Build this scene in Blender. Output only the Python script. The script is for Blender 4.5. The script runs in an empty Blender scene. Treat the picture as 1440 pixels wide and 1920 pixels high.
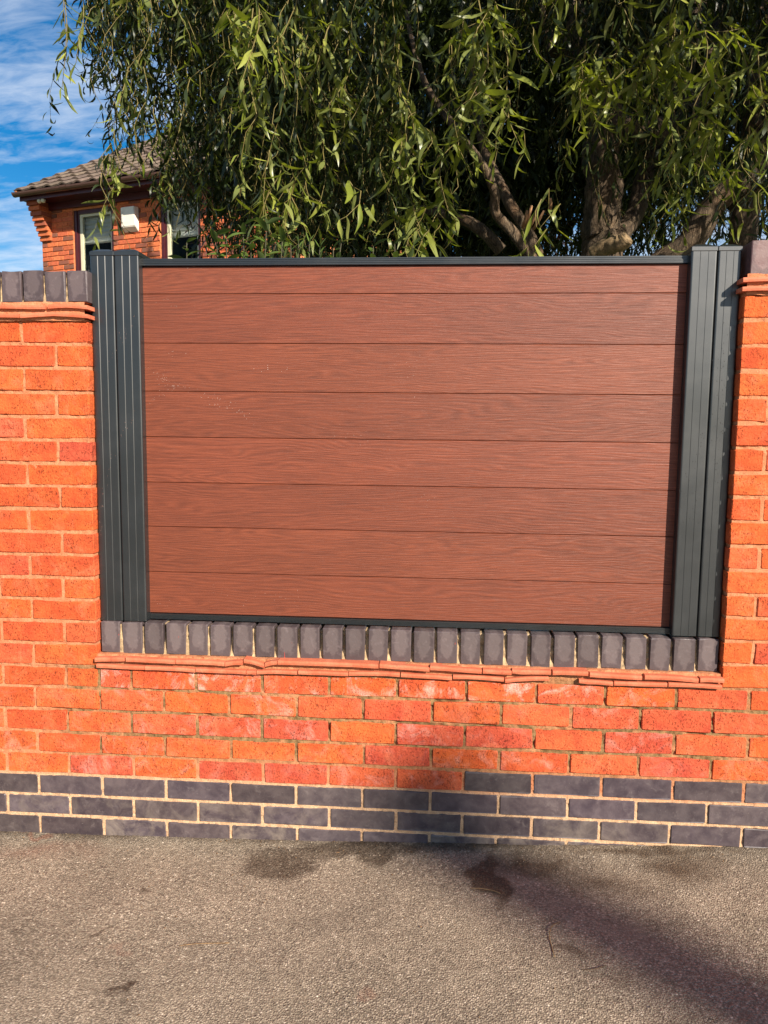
import bpy, math, random
import numpy as np
from mathutils import Vector, Matrix
rnd = random.Random(7)
rng = np.random.default_rng(11)
S = bpy.context.scene
COL = S.collection

# ------------------------------------------------------------------ camera
CAM = np.array([1.3404, -2.3970, 1.3971]); YAW, PITCH, ROLL, FPX = .0732, -.1069, .01057, 1439.5
cy, sy, cp, sp, cr, sr = math.cos(YAW), math.sin(YAW), math.cos(PITCH), math.sin(PITCH), math.cos(ROLL), math.sin(ROLL)
FW = np.array([-sy*cp, cy*cp, sp]); r0 = np.array([cy, sy, 0.]); u0 = np.cross(r0, FW)
RT = cr*r0 + sr*u0; UP = -sr*r0 + cr*u0
cam = bpy.data.cameras.new('camera'); cam.sensor_fit = 'HORIZONTAL'; cam.sensor_width = 36
cam.lens = FPX/1440*36; cam.clip_start = .05; cam.clip_end = 3000
camo = bpy.data.objects.new('camera', cam); COL.objects.link(camo)
camo.matrix_world = Matrix(((RT[0], UP[0], -FW[0], CAM[0]), (RT[1], UP[1], -FW[1], CAM[1]), (RT[2], UP[2], -FW[2], CAM[2]), (0, 0, 0, 1)))
S.camera = camo

def at_depth(px, py, Y):
    d = FW + RT*(px-720)/FPX - UP*(py-960)/FPX
    return CAM + d*((Y-CAM[1])/d[1])

# ------------------------------------------------------------------ sky, sun, exposure
PHI, ELEV = math.radians(40), math.radians(28.7)
SUN = Vector((math.sin(PHI)*math.cos(ELEV), -math.cos(PHI)*math.cos(ELEV), math.sin(ELEV)))
W = bpy.data.worlds.new('World'); S.world = W; W.use_nodes = True
wt = W.node_tree; wn = wt.nodes; wl = wt.links
for n_ in list(wn): wn.remove(n_)
sky = wn.new('ShaderNodeTexSky'); sky.sky_type = 'NISHITA'; sky.sun_disc = False
sky.sun_elevation = ELEV; sky.sun_rotation = math.atan2(SUN.x, SUN.y)
sky.altitude = 100; sky.air_density = 1.0; sky.dust_density = .4; sky.ozone_density = 2.5
tc = wn.new('ShaderNodeTexCoord'); sx = wn.new('ShaderNodeSeparateXYZ'); wl.new(tc.outputs['Generated'], sx.inputs[0])
def wmath(op, a, b):
    m = wn.new('ShaderNodeMath'); m.operation = op
    for i, v in enumerate((a, b)):
        if isinstance(v, (int, float)): m.inputs[i].default_value = v
        else: wl.new(v, m.inputs[i])
    return m.outputs[0]
zz = wmath('ADD', wmath('MAXIMUM', sx.outputs[2], 0.0), .22)
cx = wn.new('ShaderNodeCombineXYZ')
wl.new(wmath('MULTIPLY', wmath('DIVIDE', sx.outputs[0], zz), 1.5), cx.inputs[0])
wl.new(wmath('MULTIPLY', wmath('DIVIDE', sx.outputs[1], zz), 3.6), cx.inputs[1])
def wnoise(scale, detail, rough, dist):
    n_ = wn.new('ShaderNodeTexNoise'); n_.inputs['Scale'].default_value = scale; n_.inputs['Detail'].default_value = detail
    n_.inputs['Roughness'].default_value = rough; n_.inputs['Distortion'].default_value = dist
    wl.new(cx.outputs[0], n_.inputs['Vector']); return n_.outputs['Fac']
cl = wmath('MULTIPLY', wnoise(.75, 3, .5, .2), 1.0)
cl2 = wnoise(6.5, 8, .60, .35)
cmix = wmath('ADD', wmath('MULTIPLY', cl, .95), wmath('MULTIPLY', cl2, .62))
cr_ = wn.new('ShaderNodeValToRGB'); cr_.color_ramp.elements[0].position = .66; cr_.color_ramp.elements[1].position = 1.0
cr_.color_ramp.elements[0].color = (0, 0, 0, 1); cr_.color_ramp.elements[1].color = (.66, .66, .66, 1)
wl.new(cmix, cr_.inputs[0])
hs = wn.new('ShaderNodeHueSaturation'); hs.inputs['Saturation'].default_value = 1.5; hs.inputs['Value'].default_value = 1.2
wl.new(sky.outputs[0], hs.inputs['Color'])
mx = wn.new('ShaderNodeMixRGB'); wl.new(cr_.outputs[0], mx.inputs[0]); wl.new(hs.outputs[0], mx.inputs[1])
mx.inputs[2].default_value = (8.6, 9.4, 10.6, 1)
bg = wn.new('ShaderNodeBackground'); bg.inputs[1].default_value = .051; wl.new(mx.outputs[0], bg.inputs[0])
wo = wn.new('ShaderNodeOutputWorld'); wl.new(bg.outputs[0], wo.inputs[0])
sun = bpy.data.lights.new('sun', 'SUN'); sun.energy = 5.0; sun.angle = math.radians(.53); sun.color = (1, .90, .76)
so = bpy.data.objects.new('sun', sun); COL.objects.link(so)
so.rotation_euler = SUN.to_track_quat('Z', 'Y').to_euler(); so.location = (8, -10, 9)
S.view_settings.view_transform = 'Standard'; S.view_settings.look = 'None'
S.view_settings.exposure = .98; S.view_settings.gamma = 1; S.view_settings.use_curve_mapping = False

# ------------------------------------------------------------------ helpers
def tag(o, label=None, cat=None, group=None, kind=None):
    for k_, v in (('label', label), ('category', cat), ('group', group), ('kind', kind)):
        if v: o[k_] = v
    return o
def obj(name, me, mat=None, parent=None, loc=None):
    o = bpy.data.objects.new(name, me); COL.objects.link(o)
    if mat and not me.materials: me.materials.append(mat)
    if parent: o.parent = parent
    if loc is not None: o.location = loc
    return o
def empty(name, loc=(0, 0, 0), rz=0):
    o = bpy.data.objects.new(name, None); COL.objects.link(o); o.location = loc; o.rotation_euler = (0, 0, rz)
    o.empty_display_size = .2; return o
def mesh(name, v, f, smooth=False):
    me = bpy.data.meshes.new(name); me.from_pydata([tuple(map(float, q)) for q in v], [], [tuple(map(int, q)) for q in f])
    me.validate(); me.update()
    if smooth: me.shade_smooth()
    return me
def npmesh(name, V, loops, starts, smooth=False):
    me = bpy.data.meshes.new(name)
    me.vertices.add(len(V)); me.vertices.foreach_set('co', np.ascontiguousarray(V, np.float32).ravel())
    me.loops.add(len(loops)); me.loops.foreach_set('vertex_index', np.ascontiguousarray(loops, np.int32))
    me.polygons.add(len(starts)); me.polygons.foreach_set('loop_start', np.ascontiguousarray(starts, np.int32))
    me.update(calc_edges=True)
    if smooth: me.shade_smooth()
    return me
def box_vf(x0, x1, y0, y1, z0, z1, off=0):
    v = [(x0, y0, z0), (x1, y0, z0), (x1, y1, z0), (x0, y1, z0), (x0, y0, z1), (x1, y0, z1), (x1, y1, z1), (x0, y1, z1)]
    f = [(0, 3, 2, 1), (4, 5, 6, 7), (0, 1, 5, 4), (1, 2, 6, 5), (2, 3, 7, 6), (3, 0, 4, 7)]
    return v, [tuple(i+off for i in q) for q in f]
def boxes(name, bs):
    V, F = [], []
    for b in bs:
        v, f = box_vf(*b, off=len(V)); V += v; F += f
    return mesh(name, V, F)
def cbox(name, x0, x1, y0, y1, z0, z1, c=.003):
    """box with chamfered edges"""
    import bmesh
    me = boxes(name, [(x0, x1, y0, y1, z0, z1)]); bm = bmesh.new(); bm.from_mesh(me)
    bmesh.ops.bevel(bm, geom=bm.edges[:], offset=c, segments=2, profile=.6, affect='EDGES'); bm.to_mesh(me); bm.free(); return me
def join_pieces(pieces):
    V, F = [], []
    for v, f in pieces:
        o = len(V); V += list(v); F += [tuple(i+o for i in q) for q in f]
    return V, F
def tube(pts, rads, n=10, bump=0., cap=True, seed=0, ribs=0):
    """tapered tube along a polyline, bark-like ridges"""
    rg = np.random.default_rng(seed); pts = [np.array(q, float) for q in pts]; V, F = [], []
    ph = rg.uniform(0, 6.28, 4)
    a = np.array([.3, .2, 1.]); prev = None
    for i, q in enumerate(pts):
        t = pts[min(i+1, len(pts)-1)] - pts[max(i-1, 0)]; t /= np.linalg.norm(t)+1e-9
        if prev is None:
            s = np.cross(t, (0.3, 1, .1)); s /= np.linalg.norm(s)
        else:
            s = prev - t*(prev@t); s /= np.linalg.norm(s)
        prev = s; w = np.cross(t, s)
        for k in range(n):
            an = 2*math.pi*k/n
            rr = rads[i]*(1 + bump*(.5*math.sin(3*an+ph[0]+i*.25)+.4*math.sin(5*an+ph[1]-i*.4)+.35*math.sin(2*an+ph[2]+i*.7)) + bump*.5*rg.uniform(-1, 1))
            V.append(q + s*math.cos(an)*rr + w*math.sin(an)*rr)
    for i in range(len(pts)-1):
        for k in range(n):
            F.append((i*n+k, i*n+(k+1) % n, (i+1)*n+(k+1) % n, (i+1)*n+k))
    if cap:
        F.append(tuple(range(n))[::-1]); F.append(tuple(range((len(pts)-1)*n, len(pts)*n)))
    return V, F
def smooth_path(ctrl, rad, per=6):
    P = np.array(ctrl, float); R_ = np.array(rad, float); out, ro = [], []
    for i in range(len(P)-1):
        p0, p1, p2, p3 = P[max(i-1, 0)], P[i], P[i+1], P[min(i+2, len(P)-1)]
        for j in range(per):
            t = j/per
            out.append(.5*((2*p1)+(-p0+p2)*t+(2*p0-5*p1+4*p2-p3)*t*t+(-p0+3*p1-3*p2+p3)*t**3)); ro.append(R_[i]*(1-t)+R_[i+1]*t)
    out.append(P[-1]); ro.append(R_[-1]); return out, ro

class Mat:
    def __init__(s, name):
        s.m = bpy.data.materials.new(name); s.m.use_nodes = True; s.t = s.m.node_tree; s.n = s.t.nodes; s.l = s.t.links
        s.b = s.n['Principled BSDF']
    def set(s, **k):
        for a, v in k.items():
            i = s.b.inputs[a.replace('_', ' ')]
            if hasattr(v, 'is_output'): s.l.new(v, i)
            else: i.default_value = (*v, 1) if isinstance(v, tuple) and len(v) == 3 else v
        return s
    def inp(s, node, idx, v):
        if hasattr(v, 'is_output'): s.l.new(v, node.inputs[idx])
        elif v is not None: node.inputs[idx].default_value = (*v, 1) if isinstance(v, tuple) and len(v) == 3 and node.inputs[idx].type == 'RGBA' else v
    def pos(s, scale=(1, 1, 1), objspace=False, rnd_off=False):
        if objspace:
            c = s.n.new('ShaderNodeTexCoord').outputs['Object']
        else:
            c = s.n.new('ShaderNodeNewGeometry').outputs['Position']
        if rnd_off:
            oi = s.n.new('ShaderNodeObjectInfo'); m = s.n.new('ShaderNodeVectorMath'); m.operation = 'SCALE'
            m.inputs[0].default_value = (17., 31., 23.); s.l.new(oi.outputs['Random'], m.inputs['Scale'])
            a = s.n.new('ShaderNodeVectorMath'); a.operation = 'ADD'; s.l.new(c, a.inputs[0]); s.l.new(m.outputs[0], a.inputs[1]); c = a.outputs[0]
        mp = s.n.new('ShaderNodeVectorMath'); mp.operation = 'MULTIPLY'; s.l.new(c, mp.inputs[0]); mp.inputs[1].default_value = scale
        return mp.outputs[0]
    def noise(s, vec, scale, detail=4, rough=.55, dist=0):
        n_ = s.n.new('ShaderNodeTexNoise'); s.l.new(vec, n_.inputs['Vector']); n_.inputs['Scale'].default_value = scale
        n_.inputs['Detail'].default_value = detail; n_.inputs['Roughness'].default_value = rough; n_.inputs['Distortion'].default_value = dist
        return n_.outputs['Fac']
    def voro(s, vec, scale, out='Distance', feat='F1'):
        n_ = s.n.new('ShaderNodeTexVoronoi'); n_.feature = feat; s.l.new(vec, n_.inputs['Vector']); n_.inputs['Scale'].default_value = scale
        return n_.outputs[out]
    def math(s, op, a, b=0., c=None, clamp=False):
        m = s.n.new('ShaderNodeMath'); m.operation = op; m.use_clamp = clamp
        s.inp(m, 0, a); s.inp(m, 1, b)
        if c is not None: s.inp(m, 2, c)
        return m.outputs[0]
    def ramp(s, fac, stops):
        r = s.n.new('ShaderNodeValToRGB'); s.l.new(fac, r.inputs[0]); e = r.color_ramp.elements
        while len(e) < len(stops): e.new(.5)
        for q, (p_, c) in zip(e, stops):
            q.position = p_; q.color = (c, c, c, 1) if isinstance(c, (int, float)) else (*c, 1)
        return r.outputs[0]
    def mix(s, fac, a, b, mode='MIX'):
        m = s.n.new('ShaderNodeMixRGB'); m.blend_type = mode; s.inp(m, 0, fac); s.inp(m, 1, a); s.inp(m, 2, b); return m.outputs[0]
    def bump(s, h, strength=.5, dist=.002, prev=None):
        b = s.n.new('ShaderNodeBump'); b.inputs['Strength'].default_value = strength; b.inputs['Distance'].default_value = dist
        s.l.new(h, b.inputs['Height'])
        if prev is not None: s.l.new(prev, b.inputs['Normal'])
        return b.outputs[0]
    def ocolor(s): return s.n.new('ShaderNodeObjectInfo').outputs['Color']
    def attr(s, name):
        a = s.n.new('ShaderNodeAttribute'); a.attribute_name = name; return a.outputs['Fac']

# ------------------------------------------------------------------ materials
def brick_mat(name, stuff=None):
    m = Mat(name); p = m.pos(rnd_off=True); g = m.pos()
    base = m.ocolor() if stuff is None else m.ramp(m.noise(g, 9, 1), [(.35, (.50, .115, .035)), (.65, (.42, .08, .03))])
    blot = m.noise(p, 17, 5, .62, .5)
    c = m.mix(m.ramp(blot, [(.42, 0.), (.66, .62)]), base, m.mix(1., base, (.72, .48, .62), 'MULTIPLY'))
    pale = m.noise(p, 12, 6, .68, .7)
    c = m.mix(m.ramp(pale, [(.52, 0.), (.76, .50)]), c, (.70, .23, .12))
    fine = m.noise(p, 260, 3, .7)
    c = m.mix(.6, c, m.ramp(fine, [(.3, .62), (.7, 1.2)]), 'MULTIPLY')
    # dragged pits of the wire-cut face
    pv = m.pos((1.0, 1.0, .55), rnd_off=True)
    pit = m.noise(pv, 250, 3, .6, .5); pm = m.ramp(pit, [(.575, 0.), (.65, 1.)])
    area = m.ramp(m.noise(p, 22, 2), [(.4, 0.15), (.6, 1.)])
    pitm = m.math('MULTIPLY', pm, area)
    c = m.mix(m.math('MULTIPLY', pitm, .5), c, (.13, .026, .014))
    # lime bloom with its own outline
    al = m.n.new('ShaderNodeObjectInfo').outputs['Alpha']
    bl = m.math('MULTIPLY', m.ramp(m.noise(p, 13, 6, .72, .8), [(.50, 0.), (.70, 1.)]), m.math('SUBTRACT', 1., al))
    c = m.mix(m.math('MULTIPLY', bl, .9, clamp=True), c, (.72, .40, .33))
    h = m.math('SUBTRACT', m.math('ADD', m.math('MULTIPLY', m.noise(p, 75, 5, .65), 1.0), m.math('MULTIPLY', fine, .35)), m.math('MULTIPLY', pitm, .8))
    m.set(Base_Color=c, Roughness=.86, Normal=m.bump(h, 1., .0042)); m.b.inputs['Specular IOR Level'].default_value = .2
    return m.m
M_BRICK = brick_mat('red_brick')
M_BRICKF = brick_mat('red_brick_field', True)

def eng_mat(name, bloom=0.):
    m = Mat(name); p = m.pos(rnd_off=True)
    b = m.noise(p, 26, 5, .6, .4)
    c = m.mix(m.ramp(b, [(.38, 0.), (.68, 1.)]), (.052, .040, .046), (.092, .072, .074))
    c = m.mix(1., c, m.ocolor(), 'MULTIPLY')
    w = m.ramp(m.noise(p, 34, 6, .72, .5), [(.56, 0.), (.80, .7)])
    c = m.mix(m.math('MULTIPLY', w, .5 + bloom), c, (.25, .21, .20))
    sc = m.ramp(m.noise(p, 340, 2, .6), [(.70, 0.), (.76, 1.)])
    c = m.mix(m.math('MULTIPLY', sc, .55), c, (.42, .36, .33))
    if bloom:     # the lower courses carry splashed dust near the pavement, in patches
        al = m.n.new('ShaderNodeObjectInfo').outputs['Alpha']
        d = m.math('MULTIPLY', m.ramp(m.noise(p, 11, 5, .7, .8), [(.44, 0.), (.68, .8)]), m.math('SUBTRACT', 1., al))
        c = m.mix(d, c, (.26, .21, .17))
    h = m.math('ADD', m.math('MULTIPLY', m.noise(p, 40, 4), .7), m.math('MULTIPLY', m.noise(p, 300, 2), .2))
    m.set(Base_Color=c, Roughness=m.ramp(b, [(.3, .34), (.7, .52)]), Normal=m.bump(h, .35, .002)); return m.m
M_ENG = eng_mat('blue_brick', .12); 

def coping_mat():
    m = Mat('coping_brick'); p = m.pos(rnd_off=True); o = m.pos(objspace=True)
    sx_ = m.n.new('ShaderNodeSeparateXYZ'); m.l.new(o, sx_.inputs[0])
    # kiln mark: a paler tongue down the middle of each face
    nx = m.math('ADD', sx_.outputs[0], m.math('MULTIPLY', m.math('SUBTRACT', m.noise(p, 45, 5, .65), .5), .030))
    nz = m.math('ADD', sx_.outputs[2], m.math('MULTIPLY', m.math('SUBTRACT', m.noise(p, 38, 5, .65), .5), .07))
    ex = m.math('MULTIPLY', m.math('ABSOLUTE', nx), 45.); ez = m.math('MULTIPLY', m.math('SUBTRACT', nz, .012), 20.)
    d = m.math('ADD', m.math('POWER', ex, 2.), m.math('POWER', m.math('ABSOLUTE', ez), 3.))
    ins = m.ramp(m.math('MULTIPLY', d, .5), [(.30, 1.), (.56, 0.)])
    ring = m.ramp(m.math('MULTIPLY', d, .5), [(.36, 0.), (.43, .2), (.50, 0.)])
    c = m.mix(m.math('MULTIPLY', ins, .8), (.072, .054, .056), (.122, .095, .094))
    c = m.mix(ring, c, (.050, .038, .042))
    c = m.mix(1., c, m.ocolor(), 'MULTIPLY')
    w = m.ramp(m.noise(p, 40, 6, .75, .6), [(.55, 0.), (.78, .55)]); c = m.mix(w, c, (.24, .19, .19))
    red = m.ramp(m.noise(m.pos((3, 1, .6), rnd_off=True), 30, 3, .5), [(.735, 0.), (.75, .9)]); c = m.mix(red, c, (.38, .055, .04))
    h = m.math('ADD', m.noise(p, 60, 5), m.math('MULTIPLY', m.noise(p, 350, 2), .25))
    m.set(Base_Color=c, Roughness=m.ramp(m.noise(p, 30, 3), [(.3, .30), (.7, .5)]), Normal=m.bump(h, .35, .0022)); return m.m
M_COP = coping_mat()

def mortar_mat():
    m = Mat('mortar'); p = m.pos(); sz = m.n.new('ShaderNodeSeparateXYZ'); m.l.new(p, sz.inputs[0])
    c = m.mix(m.ramp(m.noise(p, 30, 4), [(.35, 0.), (.7, 1.)]), (.50, .185, .085), (.60, .26, .135))
    low = m.ramp(m.math('ADD', sz.outputs[2], m.math('MULTIPLY', m.noise(p, 18, 3), .03)), [(.232, 1.), (.262, 0.)]); c = m.mix(m.math('MULTIPLY', low, .9), c, m.ramp(m.noise(p, 40, 4), [(.35, (.52, .33, .19)), (.68, (.66, .45, .28))]))
    c = m.mix(.8, c, m.ramp(m.noise(p, 420, 3, .7), [(.3, .5), (.68, 1.2)]), 'MULTIPLY')
    # moss and grime lodged in the damp joints below the opening, in irregular patches
    zc = m.math('SUBTRACT', 1., m.math('MULTIPLY', m.math('ABSOLUTE', m.math('SUBTRACT', sz.outputs[2], .46)), 5.2), clamp=True)
    xr = m.ramp(sz.outputs[0], [(0., 0.), (.16, 1.)])
    ms = m.math('MULTIPLY', m.ramp(m.noise(p, 9, 6, .7, .5), [(.33, 0.), (.52, 1.)]), m.math('MULTIPLY', m.math('MINIMUM', m.math('MULTIPLY', zc, 3.), 1.), xr))
    c = m.mix(m.math('MULTIPLY', ms, .92), c, m.ramp(m.noise(p, 60, 4), [(.35, (.10, .07, .028)), (.65, (.26, .165, .075))]))
    h = m.math('ADD', m.noise(p, 150, 4, .7), m.math('MULTIPLY', m.noise(p, 500, 2), .4))
    m.set(Base_Color=c, Roughness=.95, Normal=m.bump(h, .9, .003)); m.b.inputs['Specular IOR Level'].default_value = .15; return m.m
M_MORT = mortar_mat()

def tile_mat():
    m = Mat('creasing_tile'); p = m.pos(rnd_off=True)
    c = m.mix(m.ramp(m.noise(p, 18, 4), [(.4, 0.), (.65, 1.)]), (.50, .115, .050), (.56, .17, .085))
    c = m.mix(m.ramp(m.noise(p, 24, 5, .7), [(.60, 0.), (.72, .7)]), c, (.22, .045, .025))
    c = m.mix(.4, c, m.ramp(m.noise(p, 300, 2), [(.3, .6), (.7, 1.2)]), 'MULTIPLY')
    m.set(Base_Color=c, Roughness=.8, Normal=m.bump(m.noise(p, 120, 4), .6, .002)); return m.m
M_TILE = tile_mat()

def plank_mat():
    m = Mat('composite_board'); q = m.pos(rnd_off=True)
    st = m.n.new('ShaderNodeVectorMath'); st.operation = 'MULTIPLY'; m.l.new(q, st.inputs[0]); st.inputs[1].default_value = (.8, 1., 6.)
    warp = m.noise(st.outputs[0], 1.0, 3, .55, .35)
    s3 = m.n.new('ShaderNodeSeparateXYZ'); m.l.new(q, s3.inputs[0])
    rings = m.math('SINE', m.math('ADD', m.math('MULTIPLY', s3.outputs[2], 640.), m.math('MULTIPLY', warp, 170.)))
    st2 = m.n.new('ShaderNodeVectorMath'); st2.operation = 'MULTIPLY'; m.l.new(q, st2.inputs[0]); st2.inputs[1].default_value = (4.5, 1., 330.)
    strk = m.noise(st2.outputs[0], 1.0, 5, .65)
    st3 = m.n.new('ShaderNodeVectorMath'); st3.operation = 'MULTIPLY'; m.l.new(q, st3.inputs[0]); st3.inputs[1].default_value = (14., 1., 620.)
    strk2 = m.noise(st3.outputs[0], 1.0, 3, .6)
    g = m.math('ADD', m.math('MULTIPLY', m.math('ADD', m.math('MULTIPLY', rings, .5), .5), .17), m.math('ADD', m.math('MULTIPLY', strk, .70), m.math('MULTIPLY', m.math('SUBTRACT', strk2, .5), 1.1)))
    c = m.ramp(g, [(.20, (.105, .025, .011)), (.50, (.166, .041, .0185)), (.80, (.232, .063, .030))])
    var = m.noise(m.pos((.9, 1, 3), rnd_off=True), 2., 2); c = m.mix(.5, c, m.ramp(var, [(.3, .82), (.7, 1.18)]), 'MULTIPLY')
    c = m.mix(1., c, m.ocolor(), 'MULTIPLY')
    m.set(Base_Color=c, Roughness=m.ramp(g, [(.2, .56), (.75, .42)]), Normal=m.bump(g, .6, .0015)); m.b.inputs['Specular IOR Level'].default_value = .45
    return m.m
M_PLANK = plank_mat()

def alu_mat(name, c0=(.007, .0095, .011)):
    m = Mat(name); p = m.pos(); 
    d = m.noise(p, 6, 5, .65, .4)
    c = m.mix(m.ramp(d, [(.45, 0.), (.7, .3)]), c0, (.022, .025, .027))
    sp_ = m.ramp(m.noise(p, 420, 2, .6), [(.3, .86), (.7, 1.12)]); c = m.mix(1., c, sp_, 'MULTIPLY')
    m.set(Base_Color=c, Roughness=m.ramp(d, [(.3, .36), (.7, .46)]), Normal=m.bump(m.noise(p, 900, 2), .12, .0006)); m.b.inputs['Specular IOR Level'].default_value = .85
    m.b.inputs['Coat Weight'].default_value = .35; m.b.inputs['Coat Roughness'].default_value = .16
    return m.m
M_ALU = alu_mat('anthracite_aluminium')

def simple(name, col, rough=.6, nscale=30, var=.25, bump=.2, metal=0., spec=.5):
    m = Mat(name); p = m.pos(); c = m.mix(1., col, m.ramp(m.noise(p, nscale, 4), [(.3, 1-var), (.7, 1+var)]), 'MULTIPLY')
    m.set(Base_Color=c, Roughness=rough, Metallic=metal, Normal=m.bump(m.noise(p, nscale*4, 3), bump, .002)); m.b.inputs['Specular IOR Level'].default_value = spec
    return m.m

def tarmac_mat():
    m = Mat('tarmac'); p = m.pos(); tone = m.attr('tone'); hh = m.attr('hgt'); wet = m.attr('wet'); brn = m.attr('moss'); red = m.attr('reddish')
    vc = m.voro(p, 195, 'Color'); vd = m.voro(p, 195, 'Distance'); vs = m.n.new('ShaderNodeSeparateXYZ'); m.l.new(vc, vs.inputs[0]); tone = m.math('ADD', m.math('MULTIPLY', m.math('POWER', vs.outputs[0], 1.3), .95), m.math('MULTIPLY', m.math('SUBTRACT', tone, .5), .25), clamp=True)
    hh = m.math('SUBTRACT', 1., m.math('MULTIPLY', vd, 1.25), clamp=True)
    c = m.ramp(tone, [(0., (.200, .158, .114)), (.45, (.320, .256, .188)), (.85, (.400, .325, .240)), (1., (.66, .56, .44))])
    c = m.mix(m.ramp(hh, [(.12, .55), (.42, 0.)]), c, (.085, .066, .048))
    big = m.noise(p, 3.2, 6, .66, .6); c = m.mix(1., c, m.ramp(big, [(.34, .76), (.66, 1.12)]), 'MULTIPLY')
    c = m.mix(m.ramp(m.noise(p, 5.5, 5, .7, .8), [(.52, 0.), (.66, .45)]), c, (.27, .215, .155))
    c = m.mix(.7, c, m.ramp(m.noise(p, 380, 3, .7), [(.3, .66), (.7, 1.28)]), 'MULTIPLY')
    c = m.mix(m.math('MULTIPLY', red, .5), c, (.24, .085, .05))
    c = m.mix(m.math('MULTIPLY', brn, .85), c, m.ramp(m.noise(p, 150, 4, .7), [(.36, (.030, .017, .010)), (.58, (.085, .050, .028)), (.72, (.26, .18, .10))]))
    c = m.mix(m.math('MULTIPLY', wet, .78), c, m.mix(1., c, (.20, .17, .15), 'MULTIPLY'))
    h = m.math('ADD', m.math('MULTIPLY', hh, m.math('ADD', .5, vs.outputs[1])), m.math('MULTIPLY', m.noise(p, 420, 4, .7), .5))
    m.set(Base_Color=c, Roughness=m.math('SUBTRACT', .92, m.math('MULTIPLY', wet, .38)), Normal=m.bump(h, .85, .0032)); m.b.inputs['Specular IOR Level'].default_value = .3
    return m.m
M_TAR = tarmac_mat()

def leaf_mat(name, dark, light, trans=.28, rough=.36, under=(.085, .11, .055), spec=.5):
    m = Mat(name); p = m.pos()
    at = m.attr('tint'); oi = m.n.new('ShaderNodeObjectInfo').outputs['Random']
    f = m.math('FRACT', m.math('ADD', at, oi))
    c = m.mix(f, dark, light); c = m.mix(.5, c, m.ramp(m.noise(p, 60, 3), [(.3, .75), (.7, 1.2)]), 'MULTIPLY')
    geo = m.n.new('ShaderNodeNewGeometry')     # the underside of a willow leaf is paler and greyer
    c = m.mix(m.math('MULTIPLY', geo.outputs['Backfacing'], .55), c, under)
    m.set(Base_Color=c, Roughness=rough); m.b.inputs['Specular IOR Level'].default_value = spec
    tr = m.n.new('ShaderNodeBsdfTranslucent'); m.l.new(m.mix(1., c, (1.5, 1.6, .5), 'MULTIPLY'), tr.inputs[0])
    ms = m.n.new('ShaderNodeMixShader'); ms.inputs[0].default_value = trans
    m.l.new(m.b.outputs[0], ms.inputs[1]); m.l.new(tr.outputs[0], ms.inputs[2]); m.l.new(ms.outputs[0], m.n['Material Output'].inputs[0]); return m.m
M_LEAF = leaf_mat('willow_leaf', (.009, .017, .0035), (.046, .064, .011), .14, .42, (.030, .042, .016), .32)  # shaded copy of the leaf, the crown's darkness put into its colour
M_LEAFL = leaf_mat('willow_leaf_sunlit', (.130, .170, .018), (.32, .335, .070), .30, .36, (.16, .18, .07))  # sunlit copy of the same leaf, sunshine put into its lighter colour
M_SHRUB = leaf_mat('shrub_leaf', (.055, .10, .016), (.11, .16, .034), .25, .32)

def bark_mat():
    m = Mat('willow_bark'); p = m.pos((1, 1, .22)); n1 = m.noise(p, 55, 7, .72, 1.4)
    c = m.ramp(n1, [(.36, (.026, .017, .010)), (.50, (.105, .072, .043)), (.66, (.25, .18, .11))])
    c = m.mix(m.ramp(m.noise(m.pos(), 5, 4), [(.5, 0.), (.7, .6)]), c, (.15, .075, .03))
    m.set(Base_Color=c, Roughness=.9, Normal=m.bump(n1, 1., .022)); return m.m
M_BARK = bark_mat()
M_TWIG = simple('willow_twig', (.16, .125, .035), .6, 40)

# ------------------------------------------------------------------ pavement and garden (setting)
def ground_z(X):
    X = np.asarray(X, float); Xc = np.clip(X, -.4, 2.6)
    return .01344 + .01776*Xc + .00554*Xc*Xc + np.where(X > 2.6, (X-2.6)*.03, 0)*np.where(X > 12, 0, 1) + np.where(X > 12, .28, 0)
def vnoise(x, y, seed):
    """smooth value noise"""
    tab = np.random.default_rng(seed).random((64, 64)); xi = np.floor(x).astype(int); yi = np.floor(y).astype(int); fx = x-xi; fy = y-yi
    fx = fx*fx*(3-2*fx); fy = fy*fy*(3-2*fy); g = lambda a, b: tab[a % 64, b % 64]
    return (g(xi, yi)*(1-fx)+g(xi+1, yi)*fx)*(1-fy) + (g(xi, yi+1)*(1-fx)+g(xi+1, yi+1)*fx)*fy
def fbm(x, y, seed, o=4):
    return sum(vnoise(x*2**i, y*2**i, seed+i)*.5**i for i in range(o))/sum(.5**i for i in range(o))
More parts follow.
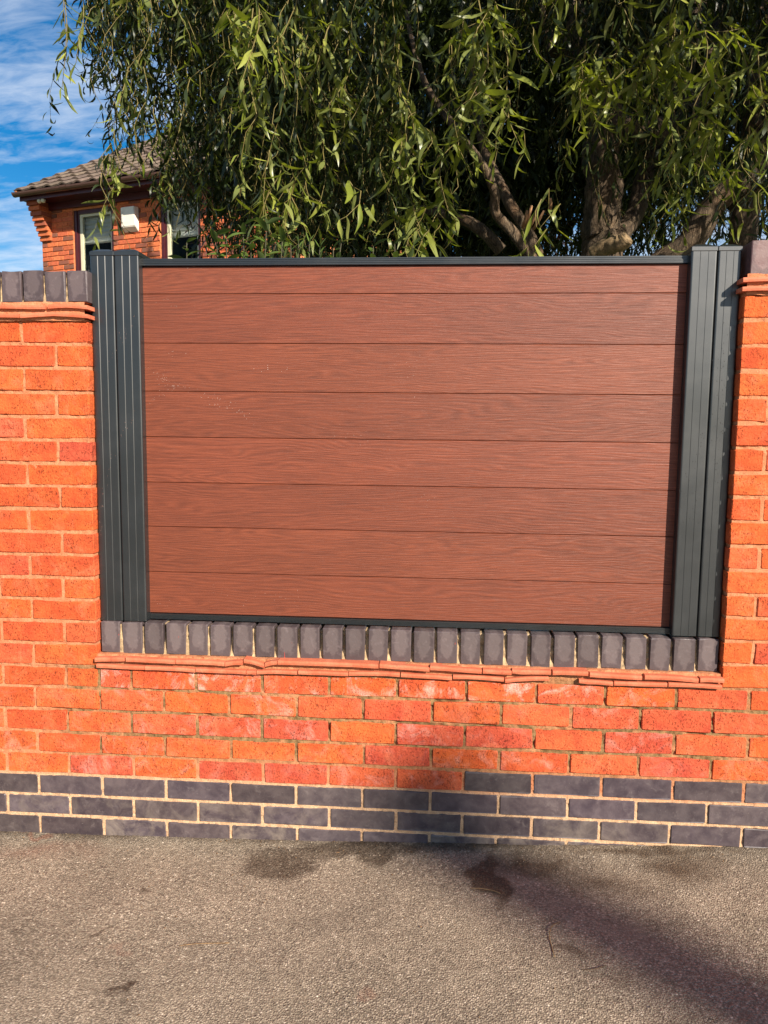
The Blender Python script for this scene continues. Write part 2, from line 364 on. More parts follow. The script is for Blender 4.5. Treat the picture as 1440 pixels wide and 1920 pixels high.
def build_pavement():
    st = .0050; xs = np.arange(-.75, 3.25, st); ys = np.arange(-1.0, .03, st); X, Y = np.meshgrid(xs, ys); nx, ny = len(xs), len(ys)
    cell = .0066; rg = np.random.default_rng(3); N = 640
    jx = rg.random((N, N)); jy = rg.random((N, N)); rr = rg.random((N, N)); tt = rg.random((N, N))
    ci = np.floor(X/cell).astype(int); cj = np.floor(Y/cell).astype(int)
    best = np.full(X.shape, 9.); sec = np.full(X.shape, 9.); tone = np.zeros(X.shape); amp = np.zeros(X.shape)
    for di in (-1, 0, 1):
        for dj in (-1, 0, 1):
            a, b = (ci+di) % N, (cj+dj) % N
            dx = X/cell-(ci+di+jx[a, b]); dy = Y/cell-(cj+dj+jy[a, b]); d = np.sqrt(dx*dx+dy*dy)
            up = d < best; sec = np.where(up, best, np.minimum(sec, d)); best = np.where(up, d, best); tone = np.where(up, tt[a, b], tone); amp = np.where(up, rr[a, b], amp)
    h = np.clip((sec-best)*1.5, 0, 1); h = h*(2-h)
    worn = fbm(X*2.2+3, Y*2.2+9, 40); cover = np.clip((worn-.40)*5, .25, 1)     # smoother, silted stretches and open-textured ones
    Z = ground_z(X) + .0026*h*(.3+amp)*cover + .010*(fbm(X*2.5+5, Y*2.5+2, 60)-.5) + .0012*(fbm(X*60, Y*60, 70)-.5)
    Z = Z - .010*np.clip((Y+.03)/.03, 0, 1)*0
    tone = np.clip(tone**1.4*.85 + .25*(fbm(X*8, Y*8, 80)-.5) + .1*cover, 0, 1); hg = h*cover + (1-cover)*.55
    wx = X + .16*(fbm(X*9, Y*9, 91, 5)-.5); wy = Y + .13*(fbm(X*12+7, Y*12+3, 95, 5)-.5)
    def blob(cx_, cy_, ax, ay, rot=0, soft=.35):
        c_, s_ = math.cos(rot), math.sin(rot); a = ((wx-cx_)*c_+(wy-cy_)*s_)/ax; b = (-(wx-cx_)*s_+(wy-cy_)*c_)/ay
        return np.clip((1-np.sqrt(a*a+b*b))/soft, 0, 1)
    sp_ = .55+.9*fbm(X*28, Y*28, 120)
    wet = np.maximum.reduce([blob(.88, -.125, .20, .10, .25), blob(1.10, -.045, .26, .075, .05), blob(1.32, -.02, .3, .03)*.8, blob(.445, -.505, .035, .012, .5), blob(.60, -.69, .055, .014, .3), blob(.50, -.32, .02, .01)*.8])*np.clip(sp_, 0, 1)
    moss = np.maximum.reduce([np.clip(blob(1.515, -.19, .045, .17, -.12, .6)*1.3, 0, 1), blob(1.66, -.12, .17, .11, .1, .8)*.85, blob(1.86, -.20, .20, .11, -.25, .9)*.7, blob(2.10, -.12, .16, .13, .3, .8)*.85, blob(2.0, -.02, .5, .05, 0, .8)*.8, blob(1.70, -.52, .05, .02, .3)*.6, blob(1.8, -.62, .13, .05, .3, 1.)*.3])*np.clip(sp_*1.1-.1, 0, 1); moss = np.clip(moss*1.2, 0, 1)
    moss = np.maximum(moss, np.clip(1+(Y+.004)/.035, 0, 1)*np.clip(fbm(X*7, Y*7+3, 140)*2.4-.75, 0, .75))
    red = np.maximum.reduce([blob(.08, -.12, .2, .07, .2, .9)*.6, blob(.52, -.56, .03, .012, 0)*.35, blob(1.18, -.69, .03, .010)*.45, blob(-.02, -.02, .10, .012)])
    V = np.stack([X, Y, Z], -1).reshape(-1, 3); idx = np.arange(nx*ny).reshape(ny, nx)
    Q = np.stack([idx[:-1, :-1], idx[:-1, 1:], idx[1:, 1:], idx[1:, :-1]], -1).reshape(-1, 4)
    # the rest of the sheet, out to the horizon, in coarse strips that meet the patch's border
    ox = np.array([-900, -60, -12, -4, -.75, -.4, 0, .5, 1, 1.5, 2, 2.6, 3.25-st*.3, 6, 12, 60, 900.]); ox[12] = xs[-1]
    oy = np.array([-900, -60, -12, -4, -2, -1.0, .03]); oy[-1] = ys[-1]
    OX, OY = np.meshgrid(ox, oy); OV = np.stack([OX, OY, ground_z(OX)-.0005], -1).reshape(-1, 3); oi = np.arange(OX.size).reshape(OX.shape)+len(V)
    OQ = []
    for j in range(len(oy)-1):
        for i in range(len(ox)-1):
            if j == len(oy)-2 and 4 <= i < 12: continue
            OQ.append((oi[j, i], oi[j, i+1], oi[j+1, i+1], oi[j+1, i]))
    V = np.concatenate([V, OV]); Q = np.concatenate([Q, np.array(OQ)])
    me = npmesh('pavement', V, Q.ravel(), np.arange(len(Q))*4, smooth=True)
    for nm, arr, dv in (('tone', tone, .5), ('hgt', hg, .6), ('wet', wet, 0), ('moss', moss, 0), ('reddish', red, 0)):
        a = me.attributes.new(nm, 'FLOAT', 'POINT'); a.data.foreach_set('value', np.concatenate([arr.ravel(), np.full(len(OV), dv)]).astype(np.float32))
    tag(obj('pavement', me, M_TAR), kind='structure')
build_pavement()
gm = mesh('garden_ground', [(-900, .19, .02), (900, .19, .02), (900, 1500, .02), (-900, 1500, .02)], [(0, 1, 2, 3)])
tag(obj('garden_ground', gm, simple('lawn', (.06, .085, .025), .9, 8)), kind='structure')

# ------------------------------------------------------------------ brick wall
ZK = [(1.728+1.7278)/2, 1.652, 1.577, 1.500, 1.422, 1.3485, 1.2735, 1.199, 1.1247, 1.049, .9746, .897, .825, .752, .6766, .599, .527, .4493, .371, .2975, .2225, .1485, .0760]
XL, XR, XE0, XE1 = .217, 2.226, -1.4, 4.0
wall = empty('brick_wall', (1.2, .1, .0)); tag(wall, 'orange red brick garden wall with dark plinth, stepped down around the fence panel', 'wall')
WL = np.array([1.2, .1, 0.])
def brick_mesh(w, h, d, seed, jit=.0020, ch=.0026, corner=.0032):
    """irregular, rounded front outline, chamfered arris, square back: about 48 triangles"""
    rg = random.Random(seed); hx, hz = w/2, h/2; c = corner
    base = [(-hx+c, -hz), (0, -hz), (hx-c, -hz), (hx, -hz+c), (hx, hz-c), (hx-c, hz), (0, hz), (-hx+c, hz), (-hx, hz-c), (-hx, -hz+c)]
    pts = [(x+rg.uniform(-jit, jit)*.6, z+rg.uniform(-jit, jit)) for x, z in base]; n = len(pts)
    V = [(x*(1-ch/hx), rg.uniform(-.0012, .0012), z*(1-ch/hz)) for x, z in pts] + [(x, ch+rg.uniform(0, .002), z) for x, z in pts] + [(x*.995, d, z*.99) for x, z in pts]
    F = [tuple(range(n))] + [(i, i+n, (i+1) % n+n, (i+1) % n) for i in range(n)] + [(i+n, i+2*n, (i+1) % n+2*n, (i+1) % n+n) for i in range(n)]
    return V, F
CACHE = {}
def shared_brick(kind, w, h, d, nvar, **k):
    key = (kind, round(w, 2)); v = rnd.randrange(nvar)
    if (key, v) not in CACHE:
        me = mesh(kind, *brick_mesh(w, h, d, hash((key, v)) & 0xffff, **k)); CACHE[(key, v)] = (me, w)
    return CACHE[(key, v)]
ORANGE = [(.60, .118, .030), (.57, .105, .030), (.61, .128, .034), (.55, .100, .032)]
REDS = [(.57, .110, .042), (.54, .096, .040), (.59, .120, .042), (.51, .088, .042), (.60, .122, .036)]
field = {'brick': [], 'plinth_brick': []}
def lay(k, x0, x1, dark):
    xa, xb = x0+.0046, x1-.0046; w = xb-xa
    if w < .02: return
    zt = ZK[k] if k >= 0 else 1.803; zb = (ZK[k+1] if k+1 < len(ZK) else .002) + .010; zb = max(zb, zt-.0675); h = zt-zb
    xc = (xa+xb)/2; kind = 'plinth_brick' if dark else 'brick'
    yo = rnd.uniform(-.0015, .0015)
    if xb < -.55 or xa > 2.8:
        V, F = brick_mesh(w, h, .1, rnd.randrange(9999)); field[kind].append(([(x+xc, y+yo, z+(zt+zb)/2) for x, y, z in V], F)); return
    me, w0 = shared_brick(kind, w, .0655, .1, 9 if w > .15 else 6, **(dict(jit=.0010, ch=.002, corner=.0025) if dark else {}))
    o = obj(kind, me, M_ENG if dark else M_BRICK, wall, Vector((xc, yo, (zt+zb)/2)) - Vector(WL))
    o.scale = (w/w0, 1, h/.0655)
    o.rotation_euler = (rnd.uniform(-.006, .006), rnd.uniform(-.004, .004), rnd.uniform(-.004, .004))
    if dark:
        t = rnd.uniform(.78, 1.22); al = {22: .15, 21: .55}.get(k, .95) if rnd.random() < .75 else .9
        o.color = (t, t*rnd.uniform(.95, 1.0), t*rnd.uniform(.95, 1.06), al)
    else:
        side = xc < XL or xc > XR
        c = rnd.choice(ORANGE if (side and rnd.random() < .8) or rnd.random() < .25 else REDS); s = rnd.uniform(.93, 1.07)
        bl = 1.0
        if k == 15 and .2 < xc < 2.2: bl = rnd.choice((.0, .0, .2, .5))
        elif k > 15: bl = rnd.choice((.45, .6, .8, .9, 1.))
        o.color = (c[0]*s, c[1]*s, c[2]*s, bl)
for k in range(-1, 23):
    base = .0015 if k % 2 == 0 else -.1105
    js = [base+.2205*i+rnd.uniform(-.003, .003) for i in range(-7, 19)]
    if k == 15: js.append(.222)
    segs = []
    if k < 15:
        if k >= 0: segs.append((XE0, XL+.005))
        segs.append((XR-.005, XE1))
    else: segs.append((XE0, XE1))
    for a, b in segs:
        js2 = sorted([a]+[j for j in js if a+.05 < j < b-.03]+[b])
        for x0, x1 in zip(js2[:-1], js2[1:]):
            lay(k, x0, x1, k >= 20 or (k == 19 and x0 > 1.40))
for kind, pcs in field.items():
    if pcs:
        o = obj(kind+'_courses', mesh(kind+'_courses', *join_pieces(pcs)), M_BRICKF if kind == 'brick' else M_ENG, wall, -Vector(WL)); o['kind'] = 'stuff'
# mortar: an uneven recessed sheet over each solid stretch, with the wall core behind it
def mortar_sheet(name, x0, x1, z0, z1, st=.006, rec=.0032):
    xs = np.linspace(x0, x1, max(3, int((x1-x0)/st))); zs = np.linspace(z0, z1, max(3, int((z1-z0)/st))); X, Z = np.meshgrid(xs, zs)
    Y = rec + .0042*(fbm(X*30+3, Z*30+8, 200)-.5)*2 + .003*(fbm(X*110, Z*110, 210)-.5)*2 + .011*np.clip(fbm(X*14+1, Z*40, 220)-.58, 0, 1)*4*np.clip((Z-.28)*6, 0, 1)*np.clip((.64-Z)*8, 0, 1)
    Y = np.maximum(Y, .0022+.0006*vnoise(X*200, Z*200, 230))
    nx, nz = len(xs), len(zs); V = np.stack([X, Y, Z], -1).reshape(-1, 3); idx = np.arange(nx*nz).reshape(nz, nx)
    Q = [tuple(q) for q in np.stack([idx[:-1, :-1], idx[:-1, 1:], idx[1:, 1:], idx[1:, :-1]], -1).reshape(-1, 4)]
    per = list(idx[0, :])+list(idx[1:, -1])+list(idx[-1, -2::-1])+list(idx[-2:0:-1, 0]); b0 = len(V)
    V = list(V)+[(V[i][0], .205, V[i][2]) for i in per]; n = len(per)
    Q += [(per[i], b0+i, b0+(i+1) % n, per[(i+1) % n]) for i in range(n)] + [tuple(range(b0, b0+n))]
    me = mesh(name, V, Q); 
    return obj(name, me, M_MORT, wall, -Vector(WL))
mortar_sheet('mortar', -.5, XL-.0035, .603, 1.733); mortar_sheet('mortar', XR+.0035, 2.75, .603, 1.812)
mortar_sheet('mortar', -.5, 2.75, -.06, .6025)
o = obj('wall_core', boxes('wall_core', [(XE0, -.501, .008, .205, -.06, 1.733), (2.751, XE1, .008, .205, -.06, 1.812)]), M_MORT, wall, -Vector(WL))

# creasing tiles, two broken courses under each coping
def tile_strip(x0, x1, zc0, zc1, th, y0, y1, sag, seed, tip=0.):
    rg = random.Random(seed); n = 5; V, F = [], []
    for i in range(n):
        t = i/(n-1); x = x0+(x1-x0)*t; zc = zc0+(zc1-zc0)*t + sag*math.sin(math.pi*t); j = rg.uniform(-.0005, .0005)
        hh = th/2*(1+rg.uniform(-.06, .06)); yf = y0+rg.uniform(-.0010, .0010)
        V += [(x, yf+.0012, zc-hh+j), (x, yf, zc+j), (x, yf+.0016, zc+hh+j), (x, y1, zc+hh), (x, y1, zc-hh)]
    for i in range(n-1):
        a = i*5
        for q in range(5): F.append((a+q, a+5+q, a+5+(q+1) % 5, a+(q+1) % 5))
    F.append((0, 1, 2, 3, 4)); F.append(tuple((n-1)*5+q for q in (4, 3, 2, 1, 0)))
    return mesh('creasing_tile', V, F)
def xat(px, py): return at_depth(px, py, -.02)[0]
def zat(px, py): return at_depth(px, py, -.02)[2]
UPT = [(176, 233, 1238, 1237), (235, 328, 1237, 1242), (328, 421, 1242, 1246), (421, 455, 1246, 1243), (456, 496, 1240, 1250), (496, 520, 1247, 1243), (520, 710, 1243, 1250), (711, 806, 1249, 1256), (806, 904, 1253, 1260), (905, 960, 1259, 1262), (960, 1034, 1260, 1262), (1036, 1104, 1262, 1264), (1106, 1205, 1266, 1272), (1209, 1311, 1270, 1277), (1313, 1359, 1276, 1277)]
LOT = [(178, 270, 1250, 1254), (270, 365, 1254, 1259), (365, 461, 1258, 1262), (461, 480, 1262, 1263), (480, 557, 1262, 1263), (558, 653, 1262, 1266), (653, 750, 1265, 1267), (751, 848, 1267, 1273), (849, 946, 1271, 1276), (947, 1030, 1278, 1274), (1086, 1151, 1279, 1284), (1152, 1253, 1283, 1286), (1254, 1356, 1285, 1290)]
for row, y1 in ((UPT, .15), (LOT, .15)):
    for i, (a, b, za, zb) in enumerate(row):
        pr = -.015 if row is LOT else -.018
        pr += rnd.uniform(-.002, .002)
        me = tile_strip(xat(a, za)+.001, xat(b, zb)-.001, zat(a, za), zat(b, zb), .0125 if row is LOT else .0135, pr, y1, rnd.uniform(-.0012, .0030), i+hash(y1) % 7)
        obj('creasing_tile', me, M_TILE, wall, -Vector(WL))
def plain_tiles(xs, z, pr, sags):
    for (a, b), s in zip(xs, sags):
        obj('creasing_tile', tile_strip(a, b, z+s[0], z+s[1], .0125, pr, .19, s[2], int(a*1000) & 255), M_TILE, wall, -Vector(WL))
plain_tiles([(-.9, -.56), (-.555, -.27), (-.265, -.112), (-.108, .092), (.100, .2295)], 1.769, -.019, [(0, 0, 0), (0, 0, .001), (.001, .002, 0), (.0045, -.0005, -.001), (.001, -.0015, .004)])
plain_tiles([(-.9, -.5), (-.495, -.2), (-.195, .008), (.010, .2290)], 1.742, -.020, [(0, 0, 0), (0, 0, .001), (.001, .000, .001), (-.001, -.002, .0065)])
plain_tiles([(2.2135, 2.39), (2.395, 2.62), (2.625, 2.9), (2.905, 3.2)], 1.845, -.020, [(0, .002, .001), (0, 0, .001), (0, 0, 0), (0, 0, 0)])
plain_tiles([(2.2125, 2.33), (2.335, 2.56), (2.565, 2.8), (2.805, 3.1)], 1.8185, -.021, [(0, .001, .001), (0, 0, .001), (0, 0, 0), (0, 0, 0)])
# mortar bedding between tiles and under the copings
def bed(x0, x1, z0, z1, y, seed, rough=.004):
    xs = np.arange(x0, x1, .006); zs = np.linspace(z0, z1, max(3, int((z1-z0)/.005)+1)); X, Z = np.meshgrid(xs, zs)
    Y = y + rough*2*(fbm(X*45+seed, Z*60, 300+seed)-.5) + rough*(fbm(X*160, Z*160, 320+seed)-.5)
    Z = Z + .0022*(fbm(X*35+seed*3, Z*0, 340+seed)-.5)*2
    nx, nz = len(xs), len(zs); V = np.stack([X, Y, Z], -1).reshape(-1, 3); idx = np.arange(nx*nz).reshape(nz, nx)
    Q = [tuple(q) for q in np.stack([idx[:-1, :-1], idx[:-1, 1:], idx[1:, 1:], idx[1:, :-1]], -1).reshape(-1, 4)]
    top = idx[-1]; b0 = len(V); V = list(V)+[(x, .2, z1) for x in xs]; Q += [(top[i], top[i+1], b0+i+1, b0+i) for i in range(nx-1)]
    obj('mortar_bed', mesh('mortar_bed', V, Q), M_MORT, wall, -Vector(WL))
bed(.219, 2.225, .600, .650, .003, 1); bed(-.5, .2165, 1.728, 1.786, -.006, 2, .003); bed(2.23, 2.75, 1.803, 1.864, -.006, 3, .003)

M_JOINT = simple('coping_joint', (.40, .28, .155), .95, 60, .45, .8)
# coping bricks on edge
def coping(x0, x1, n, z0, z1, yf, gap, tone, seed, ydep=.213):
    rg = random.Random(seed); pitch = (x1-x0)/n
    for i in range(n):
        g = gap*rg.uniform(.75, 1.25); w = pitch-g; h = z1-z0
        me, w0 = shared_brick('coping_brick%d' % round(h*100), .063, .102, ydep, 6, jit=.0012, ch=.0018, corner=.0022); me.name = 'coping_brick'
        o = obj('coping_brick', me, M_COP, wall, Vector((x0+pitch*(i+.5), yf+rg.uniform(-.003, .003), (z0+z1)/2+rg.uniform(-.0015, .0015)))-Vector(WL))
        o.scale = (w/w0, 1, h/.102); o.rotation_euler = (0, rg.uniform(-.012, .012), rg.uniform(-.012, .012)); t = rg.uniform(.82, 1.2)
        o.color = (t*tone[0], t*tone[1], t*tone[2], 1)
        if i < n-1:   # a ragged mortar fillet left deep in the joint, higher at its foot
            xa, xb = x0+pitch*(i+1)-g*.75, x0+pitch*(i+1)+g*.75; dep = rg.uniform(.004, .022); zs = np.linspace(z0-.002, z1-.004-rg.uniform(0, .012), 9); V, F = [], []
            for j, z in enumerate(zs):
                y = yf+.003+dep*min(1, (j/8)**.7*1.3)+rg.uniform(-.0022, .0022); V += [(xa, y, z), (xb, y+rg.uniform(-.002, .002), z), (xb, .2, z), (xa, .2, z)]
            for j in range(8):
                F += [(4*j, 4*j+1, 4*j+5, 4*j+4)]
            F += [(32, 33, 34, 35)]
            obj('joint_mortar', mesh('joint_mortar', V, F), M_JOINT, wall, -Vector(WL))
coping(.2195, 2.2255, 27, .650, .7545, .019, .0105, (1, 1, 1), 5)
coping(-.49, .2275, 10, 1.786, 1.8825, -.004, .0075, (1.0, .96, .98), 6)
coping(2.235, 2.755, 7, 1.862, 1.962, -.004, .0085, (1.6, 1.2, 1.15), 8)

# ------------------------------------------------------------------ composite fence panel with double aluminium posts
fence = empty('composite_fence', (1.2, .07, .7555)); FL = Vector((1.2, .07, .7555))
tag(fence, 'reddish brown composite board fence panel between double anthracite posts, set in the wall', 'fence')
YP, YB = .032, .066
def post(x0, x1, z0, z1, depth=.1, gd=.0017, gl=.0026):
    p_ = empty('post', Vector(((x0+x1)/2, YP, z0))-FL); p_.parent = fence; w = x1-x0; a = -w/2; b = w/2
    rb = .0055; cnr = [(rb*(1-math.cos(q*math.pi/8)), rb*(1-math.sin(q*math.pi/8))) for q in range(5)]; gw = .0013
    g = [a+w*.345-gl, a+w*.345, a+w*.345+.0006, a+w*.655-gl, a+w*.655, a+w*.655+.0006]
    prof = [(a+u_, v_) for u_, v_ in cnr] + [(x, gd if i in (1, 4) else 0.) for i, x in enumerate(g)] + [(b-u_, v_) for u_, v_ in reversed(cnr)] + [(b, depth), (a, depth)]
    n = len(prof); H = z1-z0; V = [(x, y, 0) for x, y in prof]+[(x, y, H) for x, y in prof]
    F = [(i, (i+1) % n, (i+1) % n+n, i+n) for i in range(n)]+[tuple(range(n, 2*n)), tuple(range(n))[::-1]]
    sh = obj('post_profile', mesh('post_profile', V, F), M_ALU, p_)
    e = .0016; zc = H+.0005; cz = .0135; ap = .0105; ins = .021; dd = depth+e
    V = [(a-e*.4, -e, zc), (b+e*.4, -e, zc), (b+e*.4, dd, zc), (a-e*.4, dd, zc), (a-e*.4, -e, zc+cz), (b+e*.4, -e, zc+cz), (b+e*.4, dd, zc+cz), (a-e*.4, dd, zc+cz),
         (a+ins, ins, zc+cz+ap), (b-ins, ins, zc+cz+ap), (b-ins, depth-ins, zc+cz+ap), (a+ins, depth-ins, zc+cz+ap)]
    F = [(0, 3, 2, 1), (0, 1, 5, 4), (1, 2, 6, 5), (2, 3, 7, 6), (3, 0, 4, 7), (4, 5, 9, 8), (5, 6, 10, 9), (6, 7, 11, 10), (7, 4, 8, 11), (8, 9, 10, 11)]
    import bmesh
    me = mesh('post_cap', V, F); bm = bmesh.new(); bm.from_mesh(me); bmesh.ops.bevel(bm, geom=bm.edges[:], offset=.0012, segments=1, affect='EDGES'); bm.to_mesh(me); bm.free()
    obj('post_cap', me, M_ALU, p_)
ZP0 = .7565
post(.2185, .2955, ZP0, 1.9345); post(.2972, .3765, ZP0, 1.9345)
post(2.0775, 2.1535, ZP0+.004, 1.9375, gd=.0007, gl=.0008); post(2.1560, 2.2245, ZP0+.004, 1.9375, gd=.0007, gl=.0008)
PX0, PX1 = .3768, 2.0772
ZB = [1.9075, 1.8220, 1.6670, 1.5135, 1.3655, 1.2170, 1.0700, .9180, .7785]
for i in range(8):
    zt, zb = ZB[i], ZB[i+1]; g = .0007; c = .0011
    ys = [0, c]; V = []
    for x in (PX0-.01, PX1+.01):
        V += [(x, .018, zb+g), (x, c, zb+g), (x, 0, zb+g+c), (x, 0, zt-g-c), (x, c, zt-g), (x, .018, zt-g)]
    F = [(j, (j+1) % 6, (j+1) % 6+6, j+6) for j in range(6)]
    F = [tuple(reversed(q)) for q in F]+[(0, 1, 2, 3, 4, 5), (11, 10, 9, 8, 7, 6)]
    me = mesh('board', [(x-1.227, y, z-(zt+zb)/2) for x, y, z in V], F)
    o = obj('board', me, M_PLANK, fence, Vector((1.227, YB+rnd.uniform(-.0006, .0006), (zt+zb)/2))-FL); t = rnd.uniform(.95, 1.06); o.color = (t, t*rnd.uniform(.98, 1.01), t*rnd.uniform(.96, 1.01), 1)
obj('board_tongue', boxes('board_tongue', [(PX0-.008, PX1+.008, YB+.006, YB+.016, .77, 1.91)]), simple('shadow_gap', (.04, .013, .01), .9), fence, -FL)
def rail(z0, z1, y0, name):
    n = 4; H = z1-z0; prof = [(y0+.05, z0), (y0, z0)]
    for i in range(n):
        a = z0+H*(i+.12)/n; b = z0+H*(i+.88)/n; prof += [(y0, a), (y0-.0016, a+.0008), (y0-.0016, b-.0008), (y0, b)]
    prof += [(y0, z1), (y0+.05, z1)]; m_ = len(prof)
    V = [(PX0-.003, y, z) for y, z in prof]+[(PX1+.003, y, z) for y, z in prof]
    F = [(i, i+m_, (i+1) % m_+m_, (i+1) % m_) for i in range(m_)]
    obj(name, mesh(name, V, F), M_ALU, fence, -FL)
rail(1.9085, 1.9305, YB-.009, 'top_rail'); rail(.7595, .7775, YB-.010, 'bottom_rail')
# dried rain spots on the boards and posts
def spots():
    pts = []
    def trail(p0, p1, n, sp_, Y, r=(.0005, .0011)):
        for _ in range(int(n*.6)):
            t = rnd.random(); a = at_depth(p0[0]+(p1[0]-p0[0])*t+rnd.gauss(0, sp_), p0[1]+(p1[1]-p0[1])*t+rnd.gauss(0, sp_*.7), Y); pts.append((a[0], Y, a[2], rnd.uniform(*r)))
    yb = YB-.0003
    for p0, p1, n, s in (((270, 690), (470, 785), 130, 9), ((275, 755), (330, 725), 35, 5), ((300, 560), (330, 580), 18, 8), ((300, 665), (350, 660), 10, 4), ((460, 690), (545, 690), 18, 7), ((770, 640), (775, 740), 26, 12), ((600, 820), (760, 830), 26, 14), ((350, 500), (370, 500), 12, 5), ((1130, 560), (1190, 600), 18, 14), ((400, 1110), (640, 1140), 40, 14), ((290, 1130), (340, 1140), 14, 8), ((760, 930), (860, 960), 24, 18)):
        trail(p0, p1, n, s, yb)
    yp = YP-.0003
    for p0, p1, n, s in (((255, 585), (205, 680), 26, 5), ((255, 770), (225, 820), 18, 4), ((215, 850), (192, 930), 18, 4), ((192, 930), (188, 1010), 14, 2)): trail(p0, p1, n, s, yp, (.0006, .0011))
    V, F = [], []
    for x, y, z, r in pts:
        o_ = len(V); V.append((x, y-r*.45, z))
        for k in range(6): V.append((x+r*math.cos(k*1.047), y, z+r*math.sin(k*1.047)))
        F += [(o_, o_+1+k, o_+1+(k+1) % 6) for k in range(6)]
    o = obj('rain_spots', mesh('rain_spots', V, F), simple('rain_spot', (.30, .17, .13), .3, 90), fence, -FL); o['kind'] = 'stuff'
    pts.clear()
    for p0, p1, n, s in (((1385, 600), (1340, 720), 60, 9), ((1345, 680), (1360, 860), 60, 9), ((1340, 800), (1345, 900), 30, 8), ((1320, 806), (1292, 900), 26, 3), ((1280, 900), (1278, 1000), 30, 6), ((1305, 905), (1300, 990), 30, 7)): trail(p0, p1, n, s, yp, (.0007, .0016))
    V, F = [], []
    for x, y, z, r in pts:
        o_ = len(V); V.append((x, y-r*.3, z))
        for k in range(6): V.append((x+r*math.cos(k*1.047), y, z+r*math.sin(k*1.047)))
        F += [(o_, o_+1+k, o_+1+(k+1) % 6) for k in range(6)]
    o = obj('grit_spots', mesh('grit_spots', V, F), simple('grit_spot', (.012, .012, .012), .7, 90), fence, -FL); o['kind'] = 'stuff'
spots()

# ------------------------------------------------------------------ house beyond the garden
H_RZ = math.radians(-18); HO = Vector((-5.288, 10.206, .02))
house = empty('brick_house', HO, H_RZ); tag(house, 'orange brick house with brown tiled roof, maroon eaves and windows, behind the garden', 'house')
HW, HD, PIT = 4.75, 6.9, math.radians(29.7); ZE = 5.0
def hbrick_mat():
    m = Mat('house_brick'); p = m.pos(rnd_off=True); c = m.mix(m.ramp(m.noise(p, 30, 4), [(.4, 0.), (.65, .6)]), m.ocolor(), (.30, .07, .03))
    m.set(Base_Color=c, Roughness=.88, Normal=m.bump(m.noise(p, 90, 3), .5, .003)); return m.m
M_HB = hbrick_mat(); M_HM = simple('house_mortar', (.58, .20, .075), .95, 25, .2, .6)
M_MAR = simple('maroon_upvc', (.060, .010, .013), .35, 10, .1, .03); M_GUT = simple('brown_gutter', (.075, .035, .025), .35, 10, .15, .05)
M_CREAM = simple('cream_upvc', (.62, .58, .40), .4, 10, .06, .03); M_BLIND = simple('blind_fabric', (.55, .53, .46), .8, 20, .06, .1)
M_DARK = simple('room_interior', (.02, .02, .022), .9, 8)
WIN = [(.67, 1.48), (2.385, 3.12)]; WZ0, WZ1 = 3.62, 4.83
# wall shell with real openings
bs = []; xs_ = [0]+[v for w in WIN for v in w]+[HW]
for i in range(0, len(xs_), 2): bs.append((xs_[i], xs_[i+1], .012, .25, WZ0, WZ1))
bs += [(0, HW, .012, .25, 0, WZ0-.0005), (0, HW, .012, .25, WZ1+.0005, 4.98), (0, .25, .2505, HD, 0, 4.98), (HW-.25, HW, .2505, HD, 0, 4.98), (.2505, HW-.2505, HD-.25, HD, 0, 4.98)]
hv, hf = join_pieces([box_vf(*b) for b in bs])
for gx in (0.004, HW-.204):     # gables
    o_ = len(hv); zr = 4.98+(HD/2)*math.tan(PIT); hv += [(gx, .02, 4.9805), (gx, HD-.02, 4.9805), (gx, HD/2, zr), (gx+.2, .02, 4.9805), (gx+.2, HD-.02, 4.9805), (gx+.2, HD/2, zr)]
    hf += [(o_, o_+2, o_+1), (o_+3, o_+4, o_+5), (o_, o_+3, o_+5, o_+2), (o_+1, o_+2, o_+5, o_+4), (o_, o_+1, o_+4, o_+3)]
hwall = obj('wall', mesh('wall', hv, hf), M_HM, house)
hb_cache = [mesh('brick', *brick_mesh(.213, .064, .012, 900+i, jit=.003, ch=.004, corner=.007)) for i in range(5)]
hh_cache = [mesh('brick', *brick_mesh(.102, .064, .012, 920+i, jit=.003, ch=.004, corner=.007)) for i in range(4)]
HCOL = [(.66, .17, .055), (.62, .15, .05), (.68, .19, .065), (.56, .125, .05), (.22, .075, .045), (.16, .075, .05), (.53, .12, .04)]
def hlay(xc, zc, w, y=0.):
    me = rnd.choice(hb_cache if w > .15 else hh_cache); o = obj('brick', me, M_HB, hwall, (xc, y+rnd.uniform(-.002, .002), zc)); o.scale = (w/(.213 if w > .15 else .102), 1, 1); c = rnd.choice(HCOL); o.color = (*c, 1); return o
hfield = []
for row in range(0, 66):
    z = .02+.075*row+.0375
    if z > 4.95: break
    js = [.1125*(row % 2)+.225*i for i in range(-1, 42)]
    solid = [(0., HW)]
    if WZ0-.03 < z < WZ1+.03: solid = [(xs_[i], xs_[i+1]) for i in range(0, len(xs_), 2)]
    for a, b in solid:
        q = sorted([a]+[j for j in js if a+.04 < j < b-.04]+[b])
        for x0, x1 in zip(q[:-1], q[1:]):
            if z > 3.85 and x1 < 4.6: hlay((x0+x1)/2, z, x1-x0-.010)
            else:
                v, f = box_vf(x0+.005, x1-.005, 0, .012, z-.032, z+.032); hfield.append((v, f[2:3]+f[:2]+f[3:4]+f[5:6]))
o = obj('brick_courses', mesh('brick_courses', *join_pieces(hfield)), None, hwall)
m_ = Mat('house_brick_field'); p_ = m_.pos(); m_.set(Base_Color=m_.ramp(m_.noise(p_, 6, 2), [(.35, (.55, .14, .05)), (.5, (.46, .1, .04)), (.68, (.25, .08, .045))]), Roughness=.9); o.data.materials.append(m_.m); o['kind'] = 'stuff'
